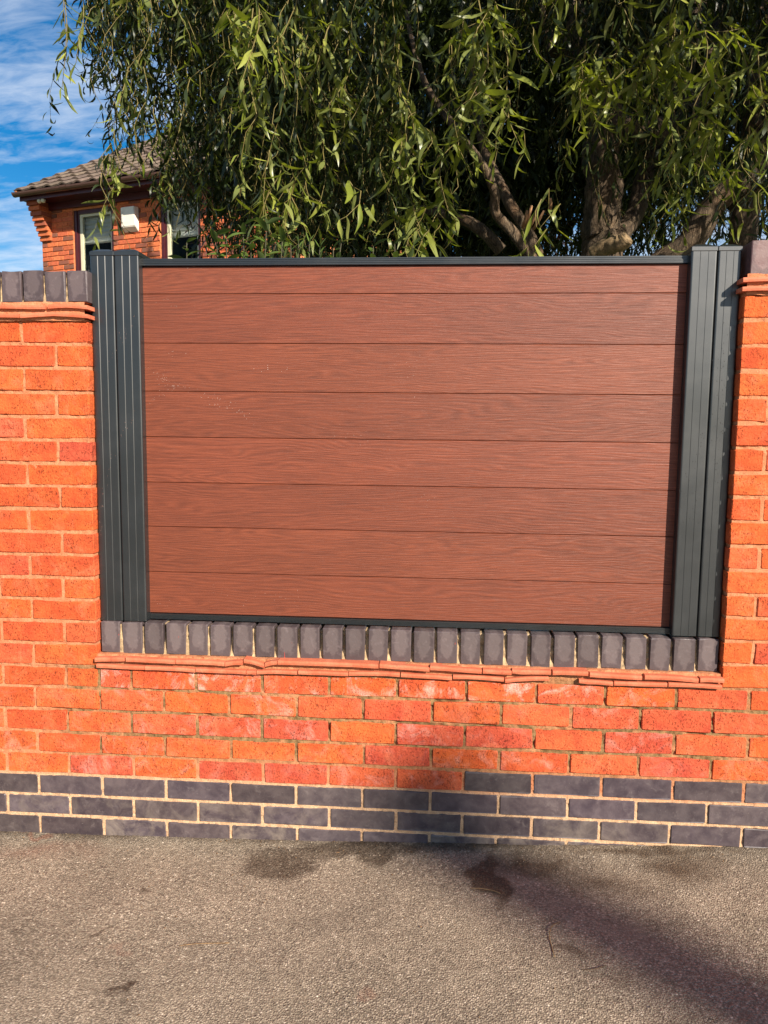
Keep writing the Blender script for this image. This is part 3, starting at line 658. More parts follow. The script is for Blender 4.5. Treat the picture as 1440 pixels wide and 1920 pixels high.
# corbelled kneeler at the corner: courses stepping forward under the eaves
for i in range(8):
    z = 4.425+.072*i; pr = .036*(i+1)
    me = cbox('corbel_brick', -.004, .228, -pr, .011, z-.031, z+.031, .004); o = obj('corbel_brick', me, M_HB, hwall); o.color = (*[(.55, .14, .045), (.3, .08, .04)][i % 2 if i > 1 else 0], 1)
    obj('corbel_mortar', boxes('corbel_mortar', [(.004, .220, -pr+.014, .0118, z+.0312, z+.0408)]), M_HM, hwall)
for i, (x0, x1) in enumerate(WIN):
    w = empty('window', (x0, .0, WZ0)); w.parent = house; Wd = x1-x0; Ht = WZ1-WZ0
    fr = boxes('frame', [(0, .055, .03, .11, 0, Ht), (.0555, .095, .05, .11, 0, Ht), (Wd-.05, Wd, .03, .11, 0, Ht), (.0955, Wd-.0505, .03, .11, Ht-.06, Ht), (.0955, Wd-.0505, .03, .11, 0, .06)])
    obj('frame', fr, M_MAR, w)
    obj('sash', boxes('sash', [(.096, .150, .058, .105, .061, Ht-.061), (Wd-.0905, Wd-.051, .058, .105, .061, Ht-.061), (.1505, Wd-.091, .058, .105, .061, .11), (.1505, Wd-.091, .058, .105, Ht-.1, Ht-.061)]), M_CREAM if i < 2 else M_MAR, w)
    g = Mat('pane_glass'); g.set(Base_Color=(.8, .85, .85), Roughness=.02); g.b.inputs['Transmission Weight'].default_value = 1.; g.b.inputs['IOR'].default_value = 1.12
    obj('pane', boxes('pane', [(.151, Wd-.0915, .078, .082, .1105, Ht-.1005)]), g.m, w)
    zb = [.70, .66, .5][i]; V, F = [], []; ns = 6
    for j in range(ns):       # deep folds of a roman blind
        za = Ht-.07-(Ht-.07-zb)*j/ns; zc = Ht-.07-(Ht-.07-zb)*(j+1)/ns; k0 = len(V)
        V += [(.10, .150, za), (Wd-.06, .150, za), (Wd-.06, .128, za-(za-zc)*.72), (.10, .128, za-(za-zc)*.72), (Wd-.06, .150, zc), (.10, .150, zc)]; F += [(k0, k0+3, k0+2, k0+1), (k0+3, k0+5, k0+4, k0+2)]
    obj('blind', mesh('blind', V, F), M_BLIND, w)
    obj('dark_room_box', boxes('dark_room_box', [(-.02, Wd+.02, .9, .92, -.05, Ht+.05), (-.02, -.001, .26, .9, -.05, Ht+.05), (Wd+.001, Wd+.02, .26, .9, -.05, Ht+.05), (-.02, Wd+.02, .26, .9, -.07, -.05), (-.02, Wd+.02, .26, .9, Ht+.05, Ht+.07)]), M_DARK, w)  # dark box behind the pane, the unlit room put into its colour
    obj('sill', cbox('sill', -.04, Wd+.04, -.06, .03, -.05, -.002, .006), M_MAR, w)
# eaves
obj('soffit', boxes('soffit', [(-.06, HW+.06, -.345, .0, 4.966, 4.98), (.23, HW, -.06, -.0005, 4.86, 4.9655)]), M_MAR, house)
obj('fascia', boxes('fascia', [(-.06, HW+.06, -.365, -.3455, 4.945, 5.085)]), M_MAR, house)
def gutter():
    n = 9; V, F = [], []
    for x in (-.10, HW+.1):
        for k in range(n):
            a = math.pi*k/(n-1); V.append((x, -.425-.058*math.cos(a), 5.055-.062*math.sin(a)))
        for k in range(n):
            a = math.pi*(1-k/(n-1)); V.append((x, -.425-.053*math.cos(a), 5.055-.057*math.sin(a)))
    m2 = 2*n
    F = [(k, (k+1) % m2, (k+1) % m2+m2, k+m2) for k in range(m2)]+[tuple(range(m2))[::-1], tuple(range(m2, 2*m2))]
    g_ = obj('gutter', mesh('gutter', V, F), M_GUT, house)
    for x in (.95, 4.0):
        pts = [(x, -.425-.066*math.cos(math.pi*k/8), 5.06-.070*math.sin(math.pi*k/8)) for k in range(9)]
        V2 = [(q[0]+dx, q[1], q[2]) for dx in (-.06, .06) for q in pts]+[(q[0]+dx, q[1]*1., q[2]+.006) for dx in (-.06, .06) for q in pts]
        obj('gutter_union', mesh('gutter_union', V2, [(k, k+9, k+10, k+1) for k in range(8)]), M_GUT, g_)
    obj('end_cap', mesh('end_cap', [(-.104, -.425-.061*math.cos(math.pi*k/8), 5.057-.066*math.sin(math.pi*k/8)) for k in range(9)]+[(-.090, -.425-.061*math.cos(math.pi*k/8), 5.057-.066*math.sin(math.pi*k/8)) for k in range(9)], [tuple(range(9)), tuple(range(17, 8, -1))]+[(k, k+9, k+10, k+1) for k in range(8)]), M_GUT, g_)
gutter()
# roof: boarding, then tile by tile
roof = empty('roof', (-.09, -.44, 5.075)); roof.parent = house
SL = (HD/2+.44)/math.cos(PIT); zr = SL*math.sin(PIT); yr = SL*math.cos(PIT)
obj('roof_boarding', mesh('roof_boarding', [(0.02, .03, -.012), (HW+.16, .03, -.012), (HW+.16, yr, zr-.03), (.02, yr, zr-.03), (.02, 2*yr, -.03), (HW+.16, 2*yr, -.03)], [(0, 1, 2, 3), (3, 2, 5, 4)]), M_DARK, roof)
def rtile_mat():
    m = Mat('concrete_tile'); p = m.pos(rnd_off=True); c = m.mix(m.ramp(m.noise(p, 16, 5), [(.35, 0.), (.7, 1.)]), (.105, .074, .054), (.17, .126, .093)); c = m.mix(1., c, m.ocolor(), 'MULTIPLY')
    m.set(Base_Color=c, Roughness=.93, Normal=m.bump(m.noise(p, 150, 3), .6, .004)); return m.m
M_RT = rtile_mat()
TW, TG = .30, .315; n9 = 11
def rtile():
    V, F = [], []
    prof = [(TW*i/(n9-1), .030*max(0, math.sin(2*math.pi*(i/(n9-1))*1.0-.6))**1.0 + .006*math.cos(2*math.pi*i/(n9-1))) for i in range(n9)]
    for (d, l) in ((0, 0.), (0, .022), (.40, .0)):
        for x, h in prof: V.append((x, d, (h+l) if l else (h if d else h-.002)))
    for r_ in range(2):
        for i in range(n9-1): F.append((r_*n9+i, r_*n9+i+1, (r_+1)*n9+i+1, (r_+1)*n9+i))
    return V, F
tv, tf = rtile(); tme = mesh('roof_tile', tv, tf); tme.materials.append(M_RT); cnt = 0; rest = []
nrow = int(SL/TG)+1
for r_ in range(nrow):
    for c_ in range(16):
        s = r_*TG; x = c_*TW
        if s+.40 > SL+.1: s = SL-.36
        if c_ < 18 and (r_ < 12 or c_ < 14):
            o = obj('roof_tile', tme, None, roof, (x, s*math.cos(PIT), s*math.sin(PIT)+rnd.uniform(-.002, .003))); o.rotation_euler = (PIT-.045+rnd.uniform(-.006, .006), 0, rnd.uniform(-.006, .006)); t = rnd.uniform(.8, 1.2); o.color = (t, t*rnd.uniform(.95, 1.02), t*rnd.uniform(.93, 1.03), 1); cnt += 1
        else:
            mt = Matrix.Translation((x, s*math.cos(PIT), s*math.sin(PIT))) @ Matrix.Rotation(PIT-.045, 4, 'X'); rest.append(([tuple(mt @ Vector(q)) for q in tv], tf))
o = obj('roof_tile_courses', mesh('roof_tile_courses', *join_pieces(rest)), M_RT, roof); o['kind'] = 'stuff'
rv, rf = [], []
for i in range(10):
    x = i*.46
    for dx, rr in ((0, .125), (.47, .115)):
        for k in range(7):
            a = math.pi*k/6; rv.append((x+dx, yr-rr*math.cos(a), zr-.01+rr*.85*math.sin(a)))
    b0 = i*14
    rf += [(b0+k, b0+k+1, b0+k+8, b0+k+7) for k in range(6)]
for i in range(10): 
    vs = rv[i*14:(i+1)*14]; fs = [(k, k+7, k+8, k+1) for k in range(6)]+[tuple(range(7))]; obj('ridge_tile', mesh('ridge_tile', vs, fs), M_RT, roof)
obj('verge_mortar', mesh('verge_mortar', [(.012, 0, -.03), (.012, yr, zr-.03), (.012, yr, zr+.005), (.012, 0, .02), (.05, 0, -.03), (.05, yr, zr-.03), (.05, yr, zr+.005), (.05, 0, .02)], [(0, 3, 2, 1), (4, 5, 6, 7), (0, 4, 7, 3), (0, 1, 5, 4)]), M_HM, roof)
# alarm box and twin eaves lamp
al = empty('alarm_box', (1.72, -.001, 4.39)); al.parent = house
V = [(0, 0, 0), (.275, 0, 0), (.275, -.085, .07), (0, -.085, .07), (0, 0, .37), (.275, 0, .37), (.265, -.105, .36), (.01, -.105, .36)]
import bmesh
me = mesh('cover', V, [(0, 1, 2, 3), (3, 2, 6, 7), (1, 5, 6, 2), (0, 3, 7, 4), (7, 6, 5, 4), (0, 4, 5, 1)]); bm = bmesh.new(); bm.from_mesh(me); bmesh.ops.bevel(bm, geom=bm.edges[:], offset=.008, segments=2, affect='EDGES'); bmesh.ops.recalc_face_normals(bm, faces=bm.faces[:]); bm.to_mesh(me); bm.free()
obj('cover', me, simple('alarm_plastic', (.80, .74, .64), .45, 12, .08, .04), al)
obj('badge', boxes('badge', [(.03, .055, -.1075, -.102, .14, .30)]), simple('alarm_badge', (.60, .58, .52), .5, 30), al)
lm = empty('eaves_lamp', (.36, -.30, 4.93)); lm.parent = house
for dx in (-.035, .035):
    import bmesh as _b
    bm = _b.new(); _b.ops.create_uvsphere(bm, u_segments=14, v_segments=8, radius=.036); me = bpy.data.meshes.new('lamp_head'); bm.to_mesh(me); bm.free(); me.shade_smooth()
    o = obj('lamp_head', me, M_CREAM, lm, (dx*1.15, -.03, -.008))
obj('lamp_bracket', cbox('lamp_bracket', -.04, .04, -.02, .05, .005, .034, .004), M_MAR, lm)

# ------------------------------------------------------------------ willow
tree = empty('willow_tree', (2.32, 2.7, .02)); TO = np.array([2.32, 2.7, .02])
tag(tree, 'twisted leafed willow tree hanging over the fence, gnarled trunk and long drooping twigs', 'tree')
def limb(name, ctrl, rad, seed, n=12, bump=.10, per=7):
    P = [at_depth(*c) if len(c) == 3 else np.array(c[:3]) for c in ctrl]; pts, rr = smooth_path(P, [q*.80 for q in rad], per)
    V, F = tube(pts, rr, n, bump, seed=seed); return obj(name, mesh(name, [q-TO for q in V], F, True), M_BARK, tree)
def W3(x, y, z): return (x, y, z, 0)
T0 = at_depth(1130, 470, 2.7)
limb('trunk', [W3(T0[0]-.02, 2.72, 0), W3(T0[0]+.0, 2.7, 1.1), (1128, 500, 2.7), (1126, 430, 2.7), (1132, 350, 2.68), (1127, 290, 2.66), (1136, 230, 2.7), (1120, 150, 2.8), (1080, 30, 3.0), (1040, -150, 3.2)], [.22, .175, .15, .145, .135, .132, .145, .10, .08, .05], 1, 22, .13, 9)
limb('branch', [(1150, 460, 2.66), (1190, 400, 2.75), (1205, 340, 2.85), (1228, 280, 2.95), (1270, 180, 3.1), (1300, 60, 3.3), (1340, -120, 3.4)], [.07, .075, .07, .06, .075, .07, .04], 2)
limb('branch', [(1120, 235, 2.7), (1180, 238, 2.6), (1240, 245, 2.7), (1290, 215, 2.8), (1330, 130, 2.9), (1350, 0, 3.0)], [.10, .105, .10, .085, .07, .05], 3)
limb('branch', [(1215, 520, 2.5), (1290, 460, 2.35), (1330, 395, 2.3), (1370, 355, 2.25), (1430, 325, 2.2), (1520, 290, 2.1), (1640, 150, 2.2)], [.12, .10, .086, .08, .072, .06, .05], 4)
limb('branch', [(1390, 470, 2.4), (1400, 380, 2.35), (1425, 300, 2.4), (1412, 220, 2.4), (1425, 100, 2.6), (1440, -80, 2.8)], [.10, .10, .085, .075, .07, .05], 5)
limb('branch', [(1010, 500, 1.75), (960, 435, 1.7), (930, 400, 1.65), (927, 360, 1.6), (905, 310, 1.55), (875, 270, 1.5), (835, 215, 1.6), (790, 140, 1.75), (760, 20, 2.0)], [.036, .034, .030, .029, .026, .024, .024, .02, .014], 6, 10, .10)
limb('branch', [(1010, 480, 2.3), (980, 420, 2.3), (945, 360, 2.4), (900, 250, 2.7), (880, 80, 3.0)], [.042, .042, .04, .035, .03], 7)
limb('branch', [(940, 470, 2.5), (900, 430, 2.5), (850, 405, 2.6), (780, 390, 2.8)], [.05, .045, .04, .025], 8)
limb('branch', [(1120, 200, 2.8), (1080, 120, 3.1), (1010, 40, 3.3), (900, -80, 3.4), (700, -200, 3.2), (420, -240, 2.6), (240, -160, 2.3)], [.09, .08, .07, .06, .05, .035, .015], 9)
limb('branch', [(1040, 100, 3.0), (1020, 10, 3.1), (1050, -200, 3.3)], [.05, .045, .03], 10)
# pruned stub at the trunk's foot
pts, rr = smooth_path([at_depth(1110, 475, 2.42), at_depth(1140, 462, 2.36), at_depth(1165, 456, 2.30), at_depth(1176, 447, 2.27)], [.045, .052, .05, .042], 5)
V, F = tube(pts, [q*(1+.05*math.sin(i*2.1)) for i, q in enumerate(rr)], 12, .1, seed=21); obj('cut_stub', mesh('cut_stub', [q-TO for q in V], F, True), simple('cut_wood', (.26, .18, .095), .9, 45, .55, .8), tree)
for i, (a, b) in enumerate((((985, 425), (997, 385)), ((992, 430), (1012, 383)), ((980, 428), (988, 395)), ((1030, 402), (1032, 372)), ((1000, 430), (1020, 395)))):
    p0, p1 = at_depth(*a, 1.72), at_depth(*b, 1.66); V, F = tube([p0, (p0+p1)/2+[.004, 0, .004], p1], [.009, .008, .006], 7, .1, seed=30+i); obj('broken_twig', mesh('broken_twig', [q-TO for q in V], F, True), simple('splintered_wood', (.34, .18, .085), .8, 40), tree)

LP, LD, LS, LL, LWd, LB, LT = [], [], [], [], [], [], []      # leaf base, direction, side, length, width, bend, tint
TWIG = []                                                   # twig polylines
SUNLIT = []; HERO = []                                                   # candidates for single leaves
SUNV = np.array(SUN); GAPS = [(at_depth(1145, 420, 2.6), .15), (at_depth(1325, 410, 2.2), .15), (at_depth(940, 400, 1.65), .10), (at_depth(1150, 458, 2.3), .12)]
def unit(v): return v/(np.linalg.norm(v, axis=-1, keepdims=True)+1e-9)
def strand(p0, length, lean, leaf, step=.024, curl=.05, hero=False, twig=True, spread=.8, sunlit=False):
    """one hanging twig with alternate, curling leaves"""
    mid = np.array([p0[0]+lean[0]*length*.4, p0[1]+lean[1]*length*.4, p0[2]-length*.5])
    for c_, r_ in GAPS:      # openings in the crown through which the sun reaches the trunk and limbs
        w_ = mid-c_; k_ = w_@SUNV
        if k_ > .15 and np.linalg.norm(w_-SUNV*k_) < r_+length*.25 and rng.random() < .7: return
    n = max(4, int(length/step)); t = np.linspace(0, 1, n); ph = rng.uniform(0, 6.28, 3); fr = rng.uniform(6, 16)*max(.6, length)
    out = np.array([lean[0], lean[1], 0.])
    x = p0[0] + out[0]*(1-np.exp(-3*t))*length*.5 + curl*np.sin(fr*t+ph[0])*(.3+t); y = p0[1] + out[1]*(1-np.exp(-3*t))*length*.5 + curl*np.cos(fr*t*.9+ph[1])*(.3+t)
    z = p0[2] - length*t + np.linalg.norm(out)*length*.35*t*(1-t) + curl*.5*np.sin(fr*1.3*t+ph[2])
    P = np.stack([x, y, z], 1)
    if twig: TWIG.append((P[::3] if n > 12 else P, .0026 if hero else .002))
    an = ph[0] + np.arange(n)*2.4 + rng.normal(0, .5, n)
    d = np.stack([np.cos(an)*spread, np.sin(an)*spread, -1.0+rng.normal(0, .45, n)], 1); d = unit(d)
    s = unit(np.cross(d, unit(np.stack([np.cos(an), np.sin(an), np.full(n, .6)], 1)+rng.normal(0, .35, (n, 3)))))
    L_ = leaf*rng.uniform(.6, 1.25, n)*np.clip(1.25-.5*t, .5, 1.2); Wd = L_*rng.uniform(.13, .20, n); B = rng.normal(.0, .55, n)
    sunlit = sunlit or ((not hero) and twig and rng.random() < .11)
    T = np.clip(rng.normal(.45, .2)+rng.normal(0, .15, n), .02, .95)
    if hero or sunlit: (HERO if hero else SUNLIT).append((P, d, s, L_*1.08, Wd, B))
    else:
        LP.append(P); LD.append(d); LS.append(s); LL.append(L_); LWd.append(Wd); LB.append(B); LT.append(T)
def sprays(n, px, top, bot, Y, leaf, lean=.25, clump=0., **k):
    """n twigs hung between two heights given as picture rows at their own depth"""
    for _ in range(n):
        X = rng.uniform(*px); Yd = rng.uniform(*Y); a = at_depth(X, rng.uniform(*top), Yd); b = at_depth(X, rng.uniform(*bot), Yd)
        ln = a[2]-b[2]
        if ln < .12 or (clump and vnoise(np.array(a[0]*2.6+40.), np.array(a[1]*2.2+a[2]*.9+40.), 610) < clump*rng.uniform(.6, 1.4)): continue
        strand(a, ln, (rng.normal(0, lean), rng.normal(-.1, lean)), leaf*rng.uniform(.8, 1.2), **k)
# far side of the crown, deep in shade
sprays(420, (330, 1560), (-260, 60), (60, 540), (4.4, 5.8), .17, step=.04, twig=False)
sprays(620, (420, 1300), (-100, 300), (320, 560), (3.8, 5.2), .16, step=.04, twig=False)
sprays(420, (720, 1600), (-260, 60), (160, 460), (3.4, 4.6), .15, step=.038, twig=False)
sprays(60, (1180, 1560), (150, 330), (380, 480), (3.4, 4.4), .11, step=.036, twig=False)
sprays(170, (600, 1180), (230, 380), (480, 600), (4.0, 5.6), .16, step=.038, twig=False)
sprays(330, (560, 1010), (200, 380), (440, 600), (3.3, 4.6), .15, step=.036, twig=False)
# main curtain
sprays(340, (430, 900), (-220, 120), (150, 480), (1.9, 3.2), .105, step=.027, clump=.42)
sprays(350, (430, 860), (60, 320), (330, 520), (1.7, 3.0), .105, step=.027, clump=.42)
sprays(150, (440, 760), (-120, 200), (200, 500), (1.2, 1.9), .10, step=.027, clump=.42)
# left fringe against sky and house
sprays(110, (250, 470), (-200, 60), (120, 300), (1.8, 3.0), .105, step=.027)
sprays(46, (160, 330), (-200, 0), (60, 290), (1.9, 2.9), .105, step=.027)
sprays(20, (150, 240), (-140, 30), (60, 190), (2.0, 2.7), .105, step=.027, lean=.15)
sprays(9, (205, 290), (100, 200), (250, 345), (1.7, 2.6), .10, step=.027, lean=.1)
sprays(20, (285, 400), (100, 230), (260, 400), (1.7, 2.6), .10, step=.027)
sprays(34, (290, 430), (180, 320), (340, 470), (1.6, 2.6), .10, step=.027)
sprays(3, (195, 215), (250, 300), (430, 465), (1.7, 1.9), .10, step=.03)
sprays(26, (390, 470), (180, 320), (360, 480), (1.6, 2.6), .10, step=.027)
# right side, over the limbs
sprays(300, (1180, 1560), (-220, 60), (60, 330), (1.9, 3.1), .105, step=.027, clump=.42)
sprays(110, (1200, 1500), (150, 290), (300, 470), (2.2, 3.2), .105, step=.027)
sprays(90, (960, 1200), (-220, 0), (20, 150), (2.1, 2.9), .105, step=.027)
sprays(46, (1250, 1520), (190, 320), (350, 470), (1.5, 2.1), .105, step=.027)
sprays(24, (1040, 1260), (150, 280), (280, 440), (1.9, 2.5), .10, step=.03)
# upper crown above and beside the frame, which keeps the inside dark
def canopy(n, xr, yr_, zr_, leaf, ln=(.5, 1.2)):
    for _ in range(n):
        strand(np.array([rng.uniform(*xr), rng.uniform(*yr_), rng.uniform(*zr_)]), rng.uniform(*ln), (rng.normal(0, .35), rng.normal(0, .35)), leaf, step=.042, twig=False)
canopy(420, (.6, 5.8), (.75, 2.2), (4.0, 5.6), .15)
canopy(520, (3.0, 7.6), (.5, 2.4), (2.9, 5.6), .15)
canopy(420, (-.2, 6.2), (2.0, 5.6), (5.2, 6.8), .16)
canopy(640, (.9, 6.0), (.42, 1.1), (3.7, 5.4), .15, (.3, .55))
canopy(200, (1.2, 5.0), (.3, .65), (3.36, 3.62), .13, (.28, .38))
# front twigs in the sun: their leaves are single objects
HS = [((905, -40), 190, .95), ((938, 60), 300, 1.0), ((880, 70), 330, 1.15), ((748, 90), 330, 1.2), ((1095, 80), 235, 1.3), ((1120, 90), 190, 1.35), ((1215, 75), 190, 1.3), ((1255, 60), 180, 1.4), ((1265, -60), 120, 1.2), ((1330, 120), 330, 1.25), ((1375, 40), 200, 1.1), ((1400, 230), 400, 1.2), ((1425, 90), 260, 1.0), ((470, 20), 330, 1.1), ((455, -60), 210, 1.05), ((240, 130), 330, 1.9), ((120, 10), 200, 2.0), ((150, -30), 160, 2.0), ((205, 290), 440, 1.9), ((500, 290), 420, 1.2), ((545, 330), 440, 1.0), ((660, 330), 420, 1.1), ((820, 330), 460, 1.3), ((1280, 300), 460, 1.5), ((1010, 380), 475, 1.3), ((620, 30), 250, 1.2), ((560, -40), 170, 1.1), ((1045, -50), 60, 1.1), ((1180, -60), 60, 1.1), ((1340, -60), 130, .95)]
for (px, py), pb, Yd in HS:
    a = at_depth(px, py, Yd); b = at_depth(px, pb, Yd); ln = a[2]-b[2]; lx = .12 if px < 220 else rng.normal(0, .2)
    strand(a, ln, (lx, rng.normal(-.1, .15)), .125, step=.034, hero=True, curl=.045, spread=.9)
    for _ in range(2 if px > 300 else 0):
        strand(a+np.array([rng.normal(0, .06)+(.05 if px < 220 else 0), rng.uniform(.02, .2), rng.normal(-.05, .08)]), ln*rng.uniform(.6, 1.), (rng.normal(0, .2)*(px > 220), rng.normal(0, .2)), .115, step=.033, curl=.05, spread=.95, sunlit=True)

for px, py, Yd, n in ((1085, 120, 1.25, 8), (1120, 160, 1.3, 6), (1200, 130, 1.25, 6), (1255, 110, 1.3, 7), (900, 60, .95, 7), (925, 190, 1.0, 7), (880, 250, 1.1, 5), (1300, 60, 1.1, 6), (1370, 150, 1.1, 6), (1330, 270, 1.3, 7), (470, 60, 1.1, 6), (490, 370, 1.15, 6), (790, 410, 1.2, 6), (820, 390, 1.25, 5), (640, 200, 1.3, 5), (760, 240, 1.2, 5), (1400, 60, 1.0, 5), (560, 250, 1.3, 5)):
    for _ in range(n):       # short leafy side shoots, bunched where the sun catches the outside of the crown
        a = at_depth(px+rng.normal(0, 24), py+rng.normal(-20, 18), Yd+rng.uniform(-.08, .12)); strand(a, rng.uniform(.12, .30), (rng.normal(0, .9), rng.normal(-.2, .5)), .115, step=.026, curl=.03, spread=1.2, sunlit=True)
def build_leaves(name, P, D, S_, L_, Wd, B, T, mat, nseg=5, curl=1.5):
    """curling strap leaves: the midrib follows an arc, the blade twists about it"""
    N = np.cross(D, S_); n = len(P); tw = rng.normal(0, .9, n); k = rng.normal(0, curl, n)+B*.5; pos = P.copy(); rows = []
    prof = {5: [.15, .85, 1., .74, .38], 3: [.25, 1., .7], 2: [.3, 1.]}[nseg]
    for i in range(nseg):
        t = i/nseg; a = (tw*t)[:, None]; th = (k*(t-.15))[:, None]; sd = (S_*np.cos(a)+N*np.sin(a))*(Wd*.5*prof[i])[:, None]
        rows += [pos-sd, pos+sd]; pos = pos + (D*np.cos(th)+N*np.sin(th)+S_*np.sin(a*.6)*.35)*(L_/nseg)[:, None]
    rows.append(pos); m_ = len(rows); V = np.stack(rows, 1).reshape(-1, 3); b = (np.arange(n)*m_)[:, None]
    pat = []; st_ = []
    for i in range(nseg-1): st_.append(len(pat)); pat += [2*i, 2*i+2, 2*i+3, 2*i+1]
    st_.append(len(pat)); pat += [2*nseg-2, 2*nseg, 2*nseg-1]
    loops = (b+np.array([pat])).ravel(); starts = (np.arange(n)[:, None]*len(pat)+np.array([st_])).ravel()
    me = npmesh(name, V-TO, loops, starts, smooth=True); at_ = me.attributes.new('tint', 'FLOAT', 'POINT'); at_.data.foreach_set('value', np.repeat(T, m_).astype(np.float32))
    me.materials.append(mat); return me
P, D, S_, L_, Wd, B, T = (np.concatenate(q) for q in (LP, LD, LS, LL, LWd, LB, LT))
near = (P[:, 1] < 3.25) & (P[:, 2] < 4.3) & (P[:, 0] < 3.8)
for nm, msk, ns in (('crown', near, 5), ('crown_depth', ~near, 2)):
    crown = obj(nm, build_leaves(nm, P[msk], D[msk], S_[msk], L_[msk], Wd[msk], B[msk], T[msk], M_LEAF, ns), None, tree); crown['kind'] = 'stuff'
V, F = [], []
for pl, r_ in TWIG:
    n = len(pl)
    for i, q in enumerate(pl):
        rr = r_*(1.3-.8*i/n)
        for k in range(3): V.append((q[0]+rr*math.cos(k*2.094), q[1]+rr*math.sin(k*2.094), q[2]))
    b = len(V)-3*n
    for i in range(n-1):
        for k in range(3): F.append((b+3*i+k, b+3*i+(k+1) % 3, b+3*i+3+(k+1) % 3, b+3*i+3+k))
o = obj('twigs', npmesh('twigs', np.array(V)-TO, np.array(F).ravel(), np.arange(len(F))*4), M_TWIG, tree); o['kind'] = 'stuff'
# single leaves: a dozen shapes, twisted and folded along the midrib
def leaf_shape(seed):
    rg = random.Random(seed); V, F = [], []; n = 6; bend = rg.uniform(-.45, .45); sw = rg.uniform(-.3, .3); tw = rg.uniform(-1.4, 1.4); w0 = rg.uniform(.06, .085)
    for i in range(n+1):
        t = i/n; w = w0*max(.02, math.sin(math.pi*min(1, t*.93+.05))**.8); c = np.array([sw*t*t+.03*math.sin(t*7), t*(1-.12*t*abs(bend)), bend*t*t]); a = tw*t
        s = np.array([math.cos(a), 0, math.sin(a)]); up = np.array([-math.sin(a), 0, math.cos(a)])
        V += [c-s*w+up*w*.35, c, c+s*w+up*w*.35]
    for i in range(n):
        b = i*3; F += [(b, b+1, b+4, b+3), (b+1, b+2, b+5, b+4)]
    return mesh('leaf', V, F, True)
SH = [leaf_shape(i) for i in range(12)]
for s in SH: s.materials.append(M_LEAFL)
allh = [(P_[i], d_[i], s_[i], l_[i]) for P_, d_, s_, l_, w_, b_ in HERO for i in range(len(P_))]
rnd.shuffle(allh); hp = allh[300:] + [(P_[i], d_[i], s_[i], l_[i]) for P_, d_, s_, l_, w_, b_ in SUNLIT for i in range(len(P_))]
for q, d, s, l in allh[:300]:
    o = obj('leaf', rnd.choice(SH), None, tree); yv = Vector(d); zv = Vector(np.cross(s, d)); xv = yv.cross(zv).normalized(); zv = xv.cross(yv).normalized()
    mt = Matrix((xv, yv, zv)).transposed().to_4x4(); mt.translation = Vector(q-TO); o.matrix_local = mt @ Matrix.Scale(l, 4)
if hp:
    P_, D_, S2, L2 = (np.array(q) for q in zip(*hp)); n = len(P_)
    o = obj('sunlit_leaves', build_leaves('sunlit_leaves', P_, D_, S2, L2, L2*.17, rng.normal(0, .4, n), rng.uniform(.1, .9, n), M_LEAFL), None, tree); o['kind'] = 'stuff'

M_STEM = simple('shrub_stem', (.045, .04, .018), .8, 40)
# ------------------------------------------------------------------ shrubs just behind the fence
def shrub(name, label, spots_, Y, size, wfac, nleaf, seed, cat='shrub', group=None, up=.6):
    rg = np.random.default_rng(seed); c0 = at_depth(spots_[0][0], 600, Y); root = empty(name, (c0[0], Y, .02)); tag(root, label, cat, group); O = np.array([c0[0], Y, .02])
    V, F = [], []; leaves = []
    for px, py in spots_:
        tip = at_depth(px, py, Y+rg.uniform(-.08, .12)); base = np.array([c0[0]+(tip[0]-c0[0])*.3, Y, .02]); mid = (tip+base)/2+rg.normal(0, .05, 3)
        pts, rr = smooth_path([base, mid, tip], [.011, .006, .002], 5); v, f = tube(pts, rr, 6, .05); b = len(V); V += v; F += [tuple(i+b for i in q) for q in f]
        for j in range(nleaf):
            t = (j/nleaf); q = tip + (mid-tip)*.55*(t**1.3); an = j*2.4+rg.uniform(-.4, .4); d = unit(np.array([math.cos(an), math.sin(an), up*(1.1-t)+rg.normal(-.15, .35)])); leaves.append((q, d, size*rg.uniform(.7, 1.2)))
    obj('stems', mesh('stems', [np.array(q)-O for q in V], F, True), M_STEM, root)
    shp = []
    for k in range(6):
        vv, ff = [], []; n = 5; bd = rg.uniform(-.3, .1)
        for i in range(n+1):
            t = i/n; w = wfac*max(.03, math.sin(math.pi*min(1, t*.92+.06))); vv += [(-w, t, bd*t*t+w*.35), (0, t, bd*t*t), (w, t, bd*t*t+w*.35)]
        for i in range(n): b = 3*i; ff += [(b, b+1, b+4, b+3), (b+1, b+2, b+5, b+4)]
        me = mesh('leaf', vv, ff, True); me.materials.append(M_SHRUB); shp.append(me)
    for q, d, l in leaves[:280]:
        o = obj('leaf', shp[rg.integers(6)], None, root); yv = Vector(d); zv = Vector((0, 0, 1)); xv = yv.cross(zv).normalized(); zv = xv.cross(yv)
        mt = Matrix((xv, yv, zv)).transposed().to_4x4(); mt.translation = Vector(q-O); o.matrix_local = mt @ Matrix.Rotation(rg.uniform(-.7, .7), 4, 'Y') @ Matrix.Scale(l, 4)
shrub('laurel_shrub', 'broad leaved green shrub showing above the fence beside the house', [(455, 425), (500, 420), (425, 448), (530, 440), (470, 455), (350, 455), (405, 440)], .75, .075, .19, 20, 1)
shrub('feathery_shrub', 'yellow green narrow leaved shrub topping the fence rail', [(560, 450), (545, 458), (580, 452), (600, 462), (530, 462)], .55, .045, .07, 34, 2, up=1.2)
shrub('low_shrub', 'small glossy shrub just clearing the fence rail under the willow', [(640, 455), (700, 462), (740, 458), (775, 460), (625, 465)], .6, .06, .20, 12, 3)

